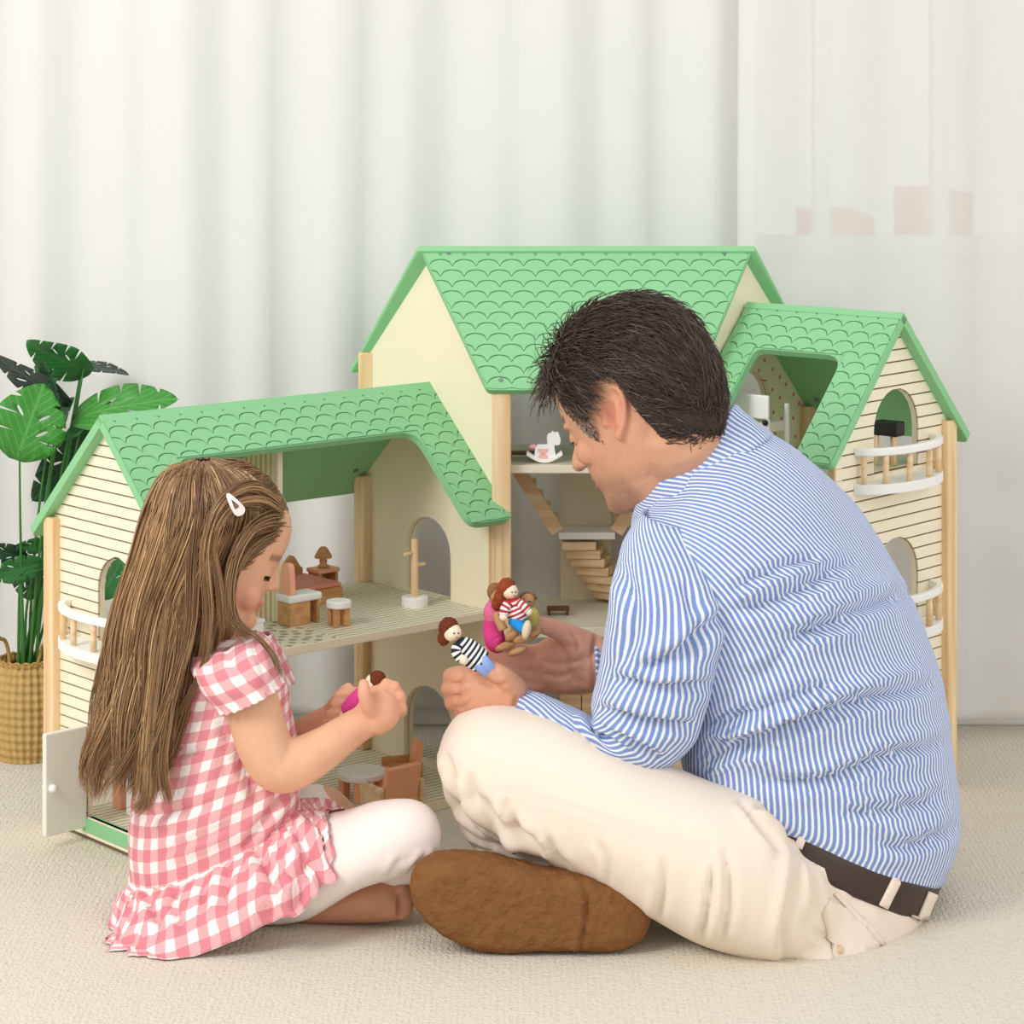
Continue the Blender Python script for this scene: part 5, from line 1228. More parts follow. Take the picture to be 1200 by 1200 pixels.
# ------------------------------------------------------------------ the girl
GIRL = thing('person', 'little girl in pink gingham dress with long light brown hair, holding a doll', 'person', (U(270, 1090, -.52).x, -.52, 0))
def gingham():
    m = bpy.data.materials.new('pink_gingham'); m.use_nodes = True; nt = m.node_tree; b = nt.nodes['Principled BSDF']; b.inputs['Roughness'].default_value = .85; b.inputs['Specular IOR Level'].default_value = .12
    u = nt.nodes.new('ShaderNodeUVMap'); sp = nt.nodes.new('ShaderNodeSeparateXYZ'); nt.links.new(u.outputs[0], sp.inputs[0])
    tc = nt.nodes.new('ShaderNodeTexCoord'); n = nt.nodes.new('ShaderNodeTexNoise'); n.inputs['Scale'].default_value = 90; n.inputs['Detail'].default_value = 3; nt.links.new(tc.outputs['Object'], n.inputs['Vector'])
    outs = []
    for k in (0, 1):
        a = nt.nodes.new('ShaderNodeMath'); a.operation = 'MULTIPLY_ADD'; a.inputs[1].default_value = .0025; nt.links.new(n.outputs[0], a.inputs[0]); nt.links.new(sp.outputs[k], a.inputs[2])
        d = nt.nodes.new('ShaderNodeMath'); d.operation = 'DIVIDE'; d.inputs[1].default_value = .030; nt.links.new(a.outputs[0], d.inputs[0])
        p = nt.nodes.new('ShaderNodeMath'); p.operation = 'PINGPONG'; p.inputs[1].default_value = .5; nt.links.new(d.outputs[0], p.inputs[0])
        r = nt.nodes.new('ShaderNodeMapRange'); r.inputs[1].default_value = .225; r.inputs[2].default_value = .255; nt.links.new(p.outputs[0], r.inputs[0]); outs.append(r.outputs[0])
    s = nt.nodes.new('ShaderNodeMath'); s.operation = 'ADD'; nt.links.new(outs[0], s.inputs[0]); nt.links.new(outs[1], s.inputs[1])
    h = nt.nodes.new('ShaderNodeMath'); h.operation = 'MULTIPLY'; h.inputs[1].default_value = .5; nt.links.new(s.outputs[0], h.inputs[0])
    r = nt.nodes.new('ShaderNodeValToRGB'); e = r.color_ramp.elements; e[0].color = srgb(250, 240, 236); e[1].color = srgb(222, 138, 146); q = r.color_ramp.elements.new(.5); q.color = srgb(234, 176, 178)
    nt.links.new(h.outputs[0], r.inputs[0]); n2 = nt.nodes.new('ShaderNodeTexNoise'); n2.inputs['Scale'].default_value = 500; nt.links.new(tc.outputs['Object'], n2.inputs['Vector'])
    hs = nt.nodes.new('ShaderNodeHueSaturation'); mr = nt.nodes.new('ShaderNodeMapRange'); mr.inputs[3].default_value = .88; mr.inputs[4].default_value = 1.12; nt.links.new(n2.outputs[0], mr.inputs[0]); nt.links.new(mr.outputs[0], hs.inputs['Value']); nt.links.new(r.outputs[0], hs.inputs['Color']); nt.links.new(hs.outputs[0], b.inputs['Base Color'])
    bp = nt.nodes.new('ShaderNodeBump'); bp.inputs['Strength'].default_value = .3; bp.inputs['Distance'].default_value = .0006; nt.links.new(n2.outputs[0], bp.inputs['Height']); nt.links.new(bp.outputs[0], b.inputs['Normal'])
    return m
ging = gingham()
DR = [ring((350, 938), (153, 1034), -.50, .105, -.02), ring((352, 900), (150, 985), -.50, .107, -.02), ring((348, 860), (156, 930), -.50, .102, -.02), ring((340, 815), (170, 868), -.50, .098, -.02), ring((330, 778), (187, 808), -.50, .100, -.02), ring((315, 758), (203, 768), -.50, .092, -.02), ring((300, 748), (214, 746), -.50, .06, -.01), ring((288, 744), (224, 738), -.50, .044)]
FL_D = [([(165, 960), (210, 950), (260, 945)], 5, .003), ([(280, 1000), (310, 960), (335, 925)], 4, .004), ([(265, 860), (285, 900), (300, 940)], 5, .004), ([(190, 1000), (230, 985), (280, 965)], 4, .003), ([(255, 835), (262, 880), (255, 930)], 4, .003), ([(160, 890), (200, 880), (245, 885)], 4, .003)]
dress = garment('dress', DR, ging, GIRL, FL_D, n=96, sub=8, wob=((.003, 16, 11), (.001, 40, 12)), fmul=1.3)
# leggings
cream_leg = mat('white_leggings', srgb(246, 234, 228), .8, .15, bump=.1, bscale=700, var=.015)
GL = [ring((262, 965), (262, 1080), -.54, .07), ring((335, 958), (325, 1080), -.55, .064), ring((390, 955), (366, 1072), -.570, .061), ring((440, 941), (420, 1040), -.585, .057), ring((480, 938), (466, 1027), -.585, .052), ring((506, 950), (496, 1024), -.58, .044), ring((518, 972), (514, 1005), -.58, .022)]
GL2 = [ring((515, 970), (505, 985), -.575, .02), ring((512, 1010), (478, 990), -.56, .04), ring((490, 1030), (450, 1005), -.54, .045), ring((440, 1045), (420, 1010), -.52, .042)]
GL3 = [ring((262, 975), (262, 1060), -.46, .06), ring((320, 935), (325, 1010), -.42, .062), ring((362, 922), (368, 985), -.39, .052), ring((388, 926), (394, 970), -.37, .042), ring((402, 938), (404, 962), -.36, .03)]
GP = [ring((320, 940), (170, 1010), -.5, .085), ring((330, 985), (165, 1050), -.5, .095), ring((310, 1040), (185, 1078), -.5, .085)]
lm_ = union([cl(GL), cl(GL2), cl(GL3), cl(GP)], .0045, 9); wobble(lm_, .0015, 25, 5)
folds(lm_, [([(500, 1000), (490, 1012), (478, 1026)], 3, .004), ([(512, 995), (505, 1012), (498, 1022)], 3, .004), ([(470, 1005), (462, 1016), (455, 1028)], 3, .003), ([(375, 940), (385, 950), (380, 965)], 3, .003)]); localize(lm_, GIRL); leggings = link('leggings', lm_, cream_leg, GIRL); ltree = bvh_world(lm_, GIRL)
# gathered skirt
V, F, uv = loft([ring((349, 936), (154, 1033), -.50, .104, -.02), ring((366, 934), (149, 1040), -.507, .132, -.01, .018, 2.7), ring((390, 936), (143, 1046), -.515, .152, 0, .040, 3.6), ring((406, 944), (139, 1050), -.52, .166, .0, .064, 4.4)], 9, 240, seam=True, u0=.5)
k, w = V.shape[:2]; c = V.mean(1, keepdims=True); d = V-c; d[..., 2] *= .3; d /= np.linalg.norm(d, axis=2, keepdims=True); th = np.linspace(0, 2*np.pi, w)[None]; s_ = np.linspace(0, 1, k)[:, None]
yc_ = c[..., 1]; over = np.maximum(0, V[..., 1]-yc_); V[..., 2] -= over*.75; V[..., 1] -= over*.35
wv = (.0028*np.sin(46*th+2*np.sin(5*th))*(1-s_*.5)+.0055*s_*np.sin(17*th+1.3*np.sin(3*th))+.005*s_*np.sin(9*th+1))
V = V+d*wv[..., None]; V[..., 2] += .003*s_*np.sin(13*th+1); V[..., 2] = np.maximum(V[..., 2], .004)
me = np_mesh('skirt', V.reshape(-1, 3), F, uv=(uv*np.array([1.12, 1])).reshape(-1, 2)); outward(me)
folds(me, [([(270, 1010), (262, 1050), (255, 1100)], 5, .010), ([(300, 990), (320, 1040), (305, 1095)], 6, .010), ([(335, 960), (360, 1000), (340, 1080)], 6, .008), ([(210, 1035), (205, 1060), (215, 1095)], 4, .007), ([(170, 1035), (178, 1065), (190, 1090)], 4, .007), ([(345, 945), (370, 965), (392, 1000)], 4, .006), ([(240, 1030), (238, 1060), (245, 1095)], 4, .006)])
push_off(me, ltree, .006); localize(me, GIRL); skirt = link('skirt', me, ging, dress); q = skirt.modifiers.new('thick', 'SOLIDIFY'); q.thickness = .002
bm = bmesh.new(); Vw = loft([DR[0], DR[1]], 20, 120)[0]; torus_path(bm, [Vector(p) for p in np.concatenate([Vw[0], Vw[0][:1]])], .0032, 6); obj('waist_seam', bm, ging, dress, True)
def frilled_sleeve(rings, fl=()):
    V, F, uv = loft(rings, 8, 120, seam=True, u0=.25); k, w = V.shape[:2]; c = V.mean(1, keepdims=True); d = V-c; d /= np.linalg.norm(d, axis=2, keepdims=True)
    th = np.linspace(0, 2*np.pi, w)[None]; s_ = np.clip(np.linspace(-3.2, 1, k), 0, 1)[:, None]; V = V+d*(.0028*s_*np.sin(24*th+2*np.sin(4*th)))[..., None]
    me = np_mesh('sleeve', V.reshape(-1, 3), F, uv=uv.reshape(-1, 2)); outward(me); wobble(me, .002, 25, 8); folds(me, fl); localize(me, GIRL); o = link('sleeve', me, ging, dress); q = o.modifiers.new('thick', 'SOLIDIFY'); q.thickness = .002; return o
frilled_sleeve([ring((300, 742), (222, 765), -.55, .05), ring((318, 752), (226, 788), -.58, .055), ring((326, 772), (238, 810), -.592, .054), ring((329, 790), (250, 826), -.596, .050), ring((332, 801), (257, 834), -.598, .050)], [([(262, 755), (275, 785), (290, 815)], 5, .003), ([(295, 750), (305, 775), (312, 800)], 5, .003)])
frilled_sleeve([ring((318, 742), (250, 765), -.44, .045), ring((335, 770), (262, 800), -.40, .05), ring((345, 800), (270, 825), -.395, .046)])
# body
HG = head_frame((254, 636), -.50, (.965, .26, 0), math.radians(19), math.radians(-2), .985, 10)
gf = [(0, 5.9), (.8, 6.9), (1.6, 7.3), (2.8, 7.1), (3.8, 7.5), (4.8, 7.8), (6, 7.9), (7.5, 8.0), (9, 8.15), (10.5, 8.5), (12.5, 8.9), (14.5, 8.7), (16.5, 7.6), (18.3, 5.2), (19.4, 2.6), (20, .5)]
gb_ = [(0, 3.5), (1, 1.5), (2, 0), (3.5, -2.5), (5, -4.5), (7, -7), (9, -8.6), (12, -9.4), (14.5, -9.0), (17, -7.2), (18.7, -4.6), (20, -1)]
gw = [(0, 1.8), (1, 3.2), (2.5, 4.7), (4.5, 5.6), (6.5, 6.1), (9, 6.6), (11.5, 7.0), (14, 6.9), (16, 6.1), (18, 4.2), (19.3, 2.2), (20, .6)]
parts = [mx(HG, head_mesh(gf, gb_, gw, 20))]
T([(8.1, 0, 10.2), (8.4, 0, 8.8), (8.85, 0, 7.4), (9.05, 0, 6.8)], [.5, .55, .6, .62], HG, 12)
for s in (1, -1):
    parts.append(mx(HG, blob((8.2, s*.72, 6.45), (.62, .45, .42)))); parts.append(mx(HG, blob((5.1, s*3.5, 5.2), (1.9, 1.55, 1.9)))); parts.append(mx(HG, blob((6.15, s*2.95, 8.5), (1.3, 1.3, 1.1))))
    parts += ear_parts(HG, s, x=-.6, z=8.6, y=6.5, k=.9)
T([(6.9, 1.7, 4.0), (7.85, .75, 4.55), (8.05, 0, 4.5), (7.85, -.75, 4.55), (6.9, -1.7, 4.0)], [.2, .34, .38, .34, .2], HG, 10); T([(6.9, 1.6, 3.9), (7.7, .7, 3.6), (7.85, 0, 3.55), (7.7, -.7, 3.6), (6.9, -1.6, 3.9)], [.2, .36, .42, .36, .2], HG, 10)
parts.append(mx(HG, blob((6.7, 0, 1.75), (1.5, 1.8, 1.45))))
for s in (1, -1): T([(6.2, s*.9, 1.5), (4.6, s*2.8, 1.9), (1.6, s*4.3, 3.2)], [1.1, 1.15, 1.3], HG, 14)
parts.append(tube([(HG @ Vector((-2.5, 0, 5)), .044), (U(246, 738, -.50), .033), (U(250, 775, -.5), .05), (U(255, 860, -.50), .075), (U(250, 980, -.5), .08)], n=24))
parts.append(tube([(U(262, 790, -.52), .04), (U(288, 795, -.575), .034), (U(297, 832, -.595), .0335), (U(311, 876, -.60), .0335), (U(326, 897, -.60), .0325), (U(346, 895, -.598), .031), (U(378, 878, -.59), .0265), (U(410, 856, -.575), .0220), (U(430, 844, -.565), .0205)], n=26))
parts.append(tube([(U(262, 790, -.48), .04), (U(300, 800, -.40), .033), (U(315, 850, -.39), .031), (U(325, 880, -.40), .029), (U(350, 868, -.43), .025), (U(375, 850, -.46), .020), (U(388, 842, -.475), .018)], n=20))
# right hand (near): fist with the thumb up against the doll
parts.append(cl([ring((414, 832), (445, 862), -.567, .0195), ring((424, 818), (462, 852), -.562, .021), ring((434, 806), (470, 836), -.558, .020), ring((444, 800), (469, 818), -.552, .016)]))
TH([(438, 842, -.570, 11), (431, 826, -.585, 9.5), (427, 812, -.590, 8.5), (426, 802, -.586, 7)])
for x0, y0, x1, y1, x2, y2 in ((452, 803, 450, 806, 436, 812), (461, 806, 462, 812, 446, 818), (467, 816, 467, 822, 450, 827), (468, 828, 468, 834, 452, 838)):
    TH([(x0, y0, -.552, 9.5), (x1+1, y1, -.530, 8.5), (x2+6, y2, -.516, 8), (x2-4, y2+2, -.522, 7.5)])
# left hand (far): fingers curled towards us round the doll
parts.append(cl([ring((378, 828), (384, 858), -.470, .014), ring((392, 818), (402, 852), -.476, .015), ring((405, 812), (416, 846), -.478, .013)]))
for k_, (x0, y0) in enumerate(((407, 814), (402, 824), (396, 836), (392, 847))):
    TH([(x0+14, y0+4, -.480, 8), (x0+16, y0-2, -.500, 7.6), (x0+4, y0-1, -.512, 7.4), (x0-9, y0+1, -.508, 6.6)])
TH([(388, 830, -.480, 9), (398, 816, -.495, 8), (408, 806, -.50, 7)])
# bare foot tucked in front, far shin
parts.append(cl([ring((352, 1052), (352, 1079), -.545, .022), ring((385, 1040), (388, 1080), -.55, .028), ring((420, 1030), (424, 1080), -.555, .030), ring((450, 1027), (452, 1079), -.56, .028), ring((466, 1034), (466, 1077), -.562, .024)]))
for i_, (x0, y0, r0) in enumerate(((470, 1042, 9), (474, 1051, 8), (475, 1059, 7.5), (474, 1066, 7), (470, 1072, 6.5))): TH([(x0-12, y0, -.565, r0), (x0, y0, -.572, r0), (x0+5, y0+1, -.570, r0*.85)])
parts.append(tube([(U(330, 1040, -.5), .03), (U(365, 1058, -.535), .027)], n=14))
parts.append(tube([(U(380, 948, -.375), .030), (U(396, 962, -.365), .028), (U(404, 985, -.40), .026), (U(395, 1010, -.44), .025), (U(370, 1030, -.48), .025)], n=16))
gm_ = union(parts, .0021, 5, .5)
V = get_co(gm_); L = (V-np.array(HG.translation)) @ np.linalg.inv(np.array(HG.to_3x3())).T; x, y, z = L.T; px = proj(V)
inhead = (z > -2) & (np.abs(y) < 9) & (x > -11) & (x < 11) & (z < 21)
C = np.tile(np.array(srgb(228, 178, 144)[:3]), (len(V), 1)); nz = vnoise(V, 260, 2)*.5+.5
C = blend(C, inhead*gs(z-5.2, 1.7)*gs(np.abs(y)-3.8, 1.9)*(x > 3)*.42, srgb(226, 138, 116)[:3])
C = blend(C, inhead*gs(z-4.05, .62)*(x > 6.7)*(np.abs(y) < 1.8)*.7, srgb(204, 104, 100)[:3])
C = blend(C, inhead*np.clip(gs(z-10.35-.06*np.abs(y), .40)*(np.abs(y) > .9)*(np.abs(y) < 5.0)*(x > 4)*1.2, 0, .85)*(.6+.4*nz), srgb(112, 78, 56)[:3])
hnd = np.clip((px[:, 0]-370)/60, 0, 1)*(px[:, 1] > 780)*(px[:, 1] < 920); C = blend(C, hnd*.35, srgb(226, 146, 120)[:3])
ft = (px[:, 1] > 1022) & (px[:, 0] > 340); C = blend(C, ft*.6, srgb(176, 112, 84)[:3])  # tucked foot browned: the shade on it is put into the skin colour
vcol(gm_, 'Col', C); localize(gm_, GIRL); link('body', gm_, skin_m, GIRL)
gtree = bvh_world(gm_, GIRL)
def on_skin(tree, p, off):
    h = tree.find_nearest(p); return h[0]+h[1]*off
for s in (1, -1):
    ls = [on_skin(gtree, HG @ Vector((6.1+1.42*math.cos(a), s*(2.95+1.35*math.sin(a)), 8.0)), .0004) for a in np.linspace(.15, 1.3, 12)]
    bm = bmesh.new(); torus_path(bm, ls, .0009, 6)
    for a in np.linspace(.25, 1.25, 12):
        p = on_skin(gtree, HG @ Vector((6.1+1.42*math.cos(a), s*(2.95+1.35*math.sin(a)), 8.0)), .0003); q = on_skin(gtree, HG @ Vector((6.1+1.42*math.cos(a), s*(3.0+1.4*math.sin(a)), 7.45)), .0022); cyl(bm, p, q, .0006, .00015, 5)
    obj('eyelashes', bm, dark_lash, GIRL, True)
# ---- long hair: envelope sections from crown to tips, strands laid along them
HR = [ring((252, 541), (224, 541), -.50, .012), ring((292, 553), (192, 556), -.50, .060, e=2.1), ring((322, 590), (172, 596), -.50, .082), ring((302, 645), (157, 647), -.502, .088), ring((281, 693), (142, 695), -.506, .088), ring((267, 744), (130, 744), -.511, .085), ring((255, 795), (122, 792), -.52, .080), ring((235, 850), (112, 842), -.53, .072), ring((212, 900), (103, 890), -.535, .06), ring((186, 940), (106, 928), -.535, .042)]
HV = catmull(HR, 10); KH = len(HV)
def hair_pt(sv, th, rs):
    "sv in 0..1 along the hair, th ring angle, rs radial scale"
    f = np.clip(sv, 0, 1)*(KH-1); i = np.minimum(f.astype(int), KH-2); t = (f-i)[:, None]; R = HV[i]*(1-t)+HV[i+1]*t
    return R[:, 0:3]+R[:, 3:6]*(np.cos(th)*rs)[:, None]-R[:, 6:9]*(np.sin(th)*rs)[:, None]
core = HV.copy(); core[:, 3:9] *= .76; cV, cF, _ = loft(list(core[14:int(KH*.84)]), 1, 48)
core_m = mat('girl_hair_under', srgb(112, 78, 52), .6, .25, bump=.6, bscale=300, var=.3, vscale=120)
P2, F2 = closed(cV, cF); me = bpy.data.meshes.new('hair'); me.from_pydata((P2-np.array(GIRL.location)).tolist(), [], F2); smooth(me); ghair = link('hair', me, core_m, GIRL)
def girl_strands(N, K, seed):
    r = np.random.default_rng(seed); paths = np.zeros((N, K, 3)); rad = np.zeros((N, K)); cols = np.zeros((N, 3))
    lock = r.uniform(0, 2*np.pi, 60); lph = r.uniform(0, 6.28, 60); lend = r.uniform(.80, 1.02, 60); lcol = r.uniform(0, 1, 60); lr = r.uniform(-.10, .07, 60)
    for n in range(N):
        j = r.integers(60); th0 = lock[j]+r.normal(0, .12); rs = r.uniform(.84, 1.03)+lr[j]*.6; s0 = max(0, r.uniform(-.04, .12)); s1 = lend[j]*r.uniform(.86, 1.0)
        sv = np.linspace(s0, s1, K); g = np.clip((sv-.12)/.88, 0, 1)**2.0
        th = lock[j]+(th0-lock[j])*(1-.35*g)+.26*g*np.sin(10*sv+lph[j]); rr = rs*(1+.0*g)+.16*g*np.sin(14*sv+lph[j]+.4*r.normal())+lr[j]*g
        paths[n] = hair_pt(sv, th, rr)+np.array([0, 0, 1])*0+(r.normal(0, .0012, 3))[None]
        rad[n] = r.uniform(.00055, .00105)*np.interp(np.linspace(0, 1, K), [0, .1, .75, 1], [.6, 1, .9, .15])
        q = .55*lcol[j]+.45*r.random(); c = np.array(srgb(112, 78, 52)[:3])*(1-q)+np.array(srgb(192, 150, 104)[:3])*q
        if r.random() < .14: c = np.array(srgb(224, 186, 136)[:3])
        cols[n] = c
    return paths, rad, cols
gp, gr, gc = girl_strands(6500, 26, 3)
strands('hair_strand', gp, gr, hair_m, ghair, 3, gc)
GA = np.array(HG); GEC, GER = np.array([-.35, 0, 10.6]), np.array([9.35, 7.35, 10.0])
def ghairline(t):
    a = np.degrees(np.abs(t)); return np.interp(a, [0, 20, 38, 55, 66, 80, 100, 180], [15.6, 15.3, 14.2, 11.5, 8.5, 7.5, 8, 9])
V = []; F = []; nth, nph = 90, 50; th = np.linspace(-np.pi, np.pi, nth, endpoint=False)
for i in range(nph):
    for j in range(nth):
        z0 = ghairline(th[j]); z = z0+(GEC[2]+GER[2]-z0)*math.sin(math.pi/2*i/(nph-1)); q = (z-GEC[2])/GER[2]; r = math.sqrt(max(0, 1-q*q)) if q > 0 else max(.6, math.sqrt(max(.05, 1-q*q*.8))); l = .945+.035*min(1, (z-z0)/1.2)
        V.append(GEC+np.array([GER[0]*r*math.cos(th[j])*l, GER[1]*r*math.sin(th[j])*l, q*GER[2]*l]))
for i in range(nph-1):
    for j in range(nth): F.append((i*nth+j, i*nth+(j+1) % nth, (i+1)*nth+(j+1) % nth, (i+1)*nth+j))
link('scalp_hair', np_mesh('scalp_hair', np.array(V) @ GA[:3, :3].T+GA[:3, 3]-np.array(GIRL.location), F), core_m, ghair)
def scalp_strands(N, K, seed):
    r = np.random.default_rng(seed); P = []; Rr = []; Cc = []
    while len(P) < N:
        t = r.uniform(-np.pi, np.pi); z = r.uniform(5, 20.6); z0 = ghairline(t)
        if z < z0+.05: continue
        q = (z-GEC[2])/GER[2]; rr = math.sqrt(max(0, 1-q*q)) if q > 0 else max(.6, math.sqrt(max(.05, 1-q*q*.8)))
        if r.random() > rr+.15 or (abs(t) > 1.75): continue
        p = GEC+np.array([GER[0]*rr*math.cos(t), GER[1]*rr*math.sin(t), q*GER[2]]); sd_ = 1 if p[1] > 0 else -1; pts = []
        ln = r.uniform(4, 7); h = r.uniform(-.02, .35); lift = r.uniform(1.0, 1.035)
        for k in range(K):
            g = (p-GEC)/GER; g /= np.linalg.norm(g); p = GEC+GER*g; pts.append(GEC+GER*g*(lift+.004*math.sin(k+h*20)-.05*(k/(K-1))**2.5)); n2 = g/GER; n2 /= np.linalg.norm(n2)
            dv_ = np.array([-1.0, -sd_*.0+sd_*.45, -.75-.5*max(0, -g[0])]); dv_ = dv_+np.array([0, h*.5*sd_, -h]); tg = dv_-n2*np.dot(dv_, n2); tg /= np.linalg.norm(tg)+1e-9; p = p+tg*ln/(K-1)
        P.append(pts); Rr.append(r.uniform(.0005, .00095)*np.interp(np.linspace(0, 1, K), [0, .15, .7, 1], [.7, 1, .9, .2])); u_ = r.random(); Cc.append(np.array(srgb(108, 76, 52)[:3])*(1-u_)+np.array(srgb(178, 136, 94)[:3])*u_)
    return np.array(P) @ GA[:3, :3].T+GA[:3, 3], np.array(Rr), np.array(Cc)
sp_, sr_, sc_ = scalp_strands(3600, 12, 21); strands('hair_strand', sp_, sr_, hair_m, ghair, 3, sc_)
def bunches(defs, K, seed):
    r = np.random.default_rng(seed); P = []; Rr = []; Cc = []
    for pts, n, sp, dark in defs:
        g = catmull([list(U(a, b, yy)) for a, b, yy in pts], 8); t = np.linspace(0, 1, len(g)); tt = np.linspace(0, 1, K); g = np.stack([np.interp(tt, t, g[:, i]) for i in range(3)], 1)
        for _ in range(n):
            o = r.normal(0, 1, 3)*np.array([sp, sp*.5, sp]); o2 = r.normal(0, 1, 3)*np.array([sp, sp*.4, sp])
            q = g+o[None]*(1-tt)[:, None]+o2[None]*tt[:, None]*.8; q = q[:max(6, int(K*r.uniform(.8, 1)))] if False else q
            P.append(q); Rr.append(r.uniform(.0005, .0009)*np.interp(tt, [0, .1, .7, 1], [.5, 1, .8, .1])); u_ = r.random()*(1-dark)
            Cc.append(np.array(srgb(104, 72, 48)[:3])*(1-u_)+np.array(srgb(206, 164, 116)[:3])*u_)
    return np.array(P), np.array(Rr), np.array(Cc)
BD = [([(326, 603, -.51), (304, 588, -.555), (276, 592, -.580), (256, 615, -.592), (250, 645, -.595), (258, 690, -.594), (262, 735, -.594)], 150, .004, .1), ([(320, 588, -.52), (296, 572, -.555), (270, 580, -.580), (250, 605, -.592), (240, 650, -.598), (244, 720, -.597), (238, 780, -.60)], 150, .005, .1),
      ([(327, 612, -.515), (312, 612, -.552), (292, 622, -.574), (276, 650, -.586), (268, 690, -.590), (272, 725, -.592), (290, 745, -.60)], 120, .005, .35), ([(322, 625, -.53), (306, 632, -.556), (290, 645, -.575), (277, 668, -.584), (270, 700, -.588), (276, 730, -.59)], 120, .004, .5),
      ([(270, 690, -.590), (276, 730, -.592), (300, 745, -.60), (318, 765, -.625), (330, 792, -.640)], 40, .0025, .3), ([(246, 600, -.585), (245, 690, -.592), (246, 740, -.60), (240, 775, -.608), (228, 805, -.612), (212, 835, -.61)], 90, .0025, .6),
      ([(236, 556, -.55), (232, 600, -.580), (226, 660, -.59), (222, 740, -.602), (205, 800, -.61), (196, 850, -.615), (190, 900, -.615), (197, 940, -.612)], 120, .005, .1), ([(222, 556, -.54), (208, 600, -.572), (200, 660, -.585), (190, 750, -.60), (180, 830, -.612), (175, 890, -.614), (172, 935, -.61), (158, 950, -.60)], 140, .006, .0),
      ([(230, 556, -.545), (220, 610, -.580), (213, 700, -.59), (208, 780, -.606), (186, 850, -.614), (168, 910, -.612), (175, 945, -.61)], 110, .006, .2), ([(214, 556, -.53), (190, 610, -.556), (175, 700, -.57), (160, 780, -.585), (140, 850, -.59), (118, 900, -.585), (112, 935, -.58)], 150, .007, .1)]
bp2, br2, bc2 = bunches(BD, 26, 9); strands('hair_strand', bp2, br2, hair_m, ghair, 3, bc2)
# snap clip
clipm = mat('pink_white_enamel', srgb(246, 226, 226), .3, .5, var=.05, vscale=200); A_, B_ = U(266, 578, -.595), U(284, 603, -.598); dv = (B_-A_).normalized(); sv_ = dv.cross(Vector((0, -1, .2))).normalized(); nv = sv_.cross(dv); Lc = (B_-A_).length
co_ = [(0, 0)]+[(Lc*.55*t, -.0055*t**.6-.001) for t in (.1, .4, 1)]+[(Lc-.0065+.0068*math.cos(a), .0075*math.sin(a)) for a in np.linspace(-1.4, 1.4, 10)]+[(Lc*.55*t, .0055*t**.6+.001) for t in (1, .4, .1)]
ci_ = [(Lc*.28, 0), (Lc*.6, -.0032), (Lc*.70, -.0026), (Lc*.70, .0026), (Lc*.6, .0032)]
bm = bmesh.new(); plate(bm, co_, [ci_], -.001, .001, lambda s, t, n: A_+dv*s+sv_*t+nv*(n+.003*math.sin(math.pi*min(1, max(0, s/Lc))))); obj('hair_clip', bm, clipm, GIRL)
# ------------------------------------------------------------------ wooden dolls
dskin = mat('doll_beige', srgb(244, 226, 198), .5, .3, var=.02); dtan = mat('doll_tan', srgb(196, 148, 104), .5, .3, var=.03); dfoot = wood('doll_foot', srgb(196, 152, 106), srgb(170, 122, 80), 'X', 120)
def sdoll(name, c1, c2, per=.0062):
    m = bpy.data.materials.new(name); m.use_nodes = True; nt = m.node_tree; b = nt.nodes['Principled BSDF']; b.inputs['Roughness'].default_value = .85
    u = nt.nodes.new('ShaderNodeUVMap'); sp = nt.nodes.new('ShaderNodeSeparateXYZ'); nt.links.new(u.outputs[0], sp.inputs[0]); d = nt.nodes.new('ShaderNodeMath'); d.operation = 'DIVIDE'; d.inputs[1].default_value = per; nt.links.new(sp.outputs[1], d.inputs[0])
    f = nt.nodes.new('ShaderNodeMath'); f.operation = 'FRACT'; nt.links.new(d.outputs[0], f.inputs[0]); r = nt.nodes.new('ShaderNodeValToRGB'); r.color_ramp.interpolation = 'CONSTANT'; e = r.color_ramp.elements; e[0].color = c1; e[1].position = .5; e[1].color = c2
    nt.links.new(f.outputs[0], r.inputs[0]); nt.links.new(r.outputs[0], b.inputs['Base Color']); return m
def limb(name, pts, m, root):
    g = catmull([list(U(a, b, yy))+[r] for a, b, yy, r in pts], 5); V = []; n = 14; P, Rr = g[:, :3], g[:, 3]; d = np.gradient(P, axis=0); d /= np.linalg.norm(d, axis=1, keepdims=True); a = np.cross(d[0], [.2, .9, .3]); uv = []; L = 0
    for i, (p, q, r) in enumerate(zip(P, d, Rr)):
        a = a-q*np.dot(a, q); a /= np.linalg.norm(a); b = np.cross(q, a); t = np.linspace(0, 2*np.pi, n+1); V.append(p+r*(np.cos(t)[:, None]*a+np.sin(t)[:, None]*b)); L += np.linalg.norm(P[i]-P[i-1]) if i else 0; uv.append(np.stack([t*r, np.full(n+1, L)], 1))
    V = np.array(V); k, w = V.shape[:2]; V[0, :] = V[0]*.98+P[0]*.02; I = np.arange(k-1)[:, None]*w; J = np.arange(w-1)[None]
    Fq = np.stack([I+J, I+J+1, I+w+J+1, I+w+J], -1).reshape(-1, 4); VV = V.reshape(-1, 3)-np.array(root_loc(root)); me = bpy.data.meshes.new(name)
    caps = [tuple(range(w-2, -1, -1)), tuple((k-1)*w+j for j in range(w-1))]; me.from_pydata(VV.tolist(), [], [tuple(f) for f in Fq]+caps); ul = me.uv_layers.new(name='UVMap'); UVv = np.concatenate(uv)
    for lp in me.loops: ul.data[lp.index].uv = UVv[lp.vertex_index]
    smooth(me); outward(me); return link(name, me, m, root)
def dball(name, px, py, yy, r, m, root, sc=(1, 1, 1), rot=None):
    bm = bmesh.new(); ball(bm, U(px, py, yy), r, sc, 20, 14, rot); return obj(name, bm, m, root, True)
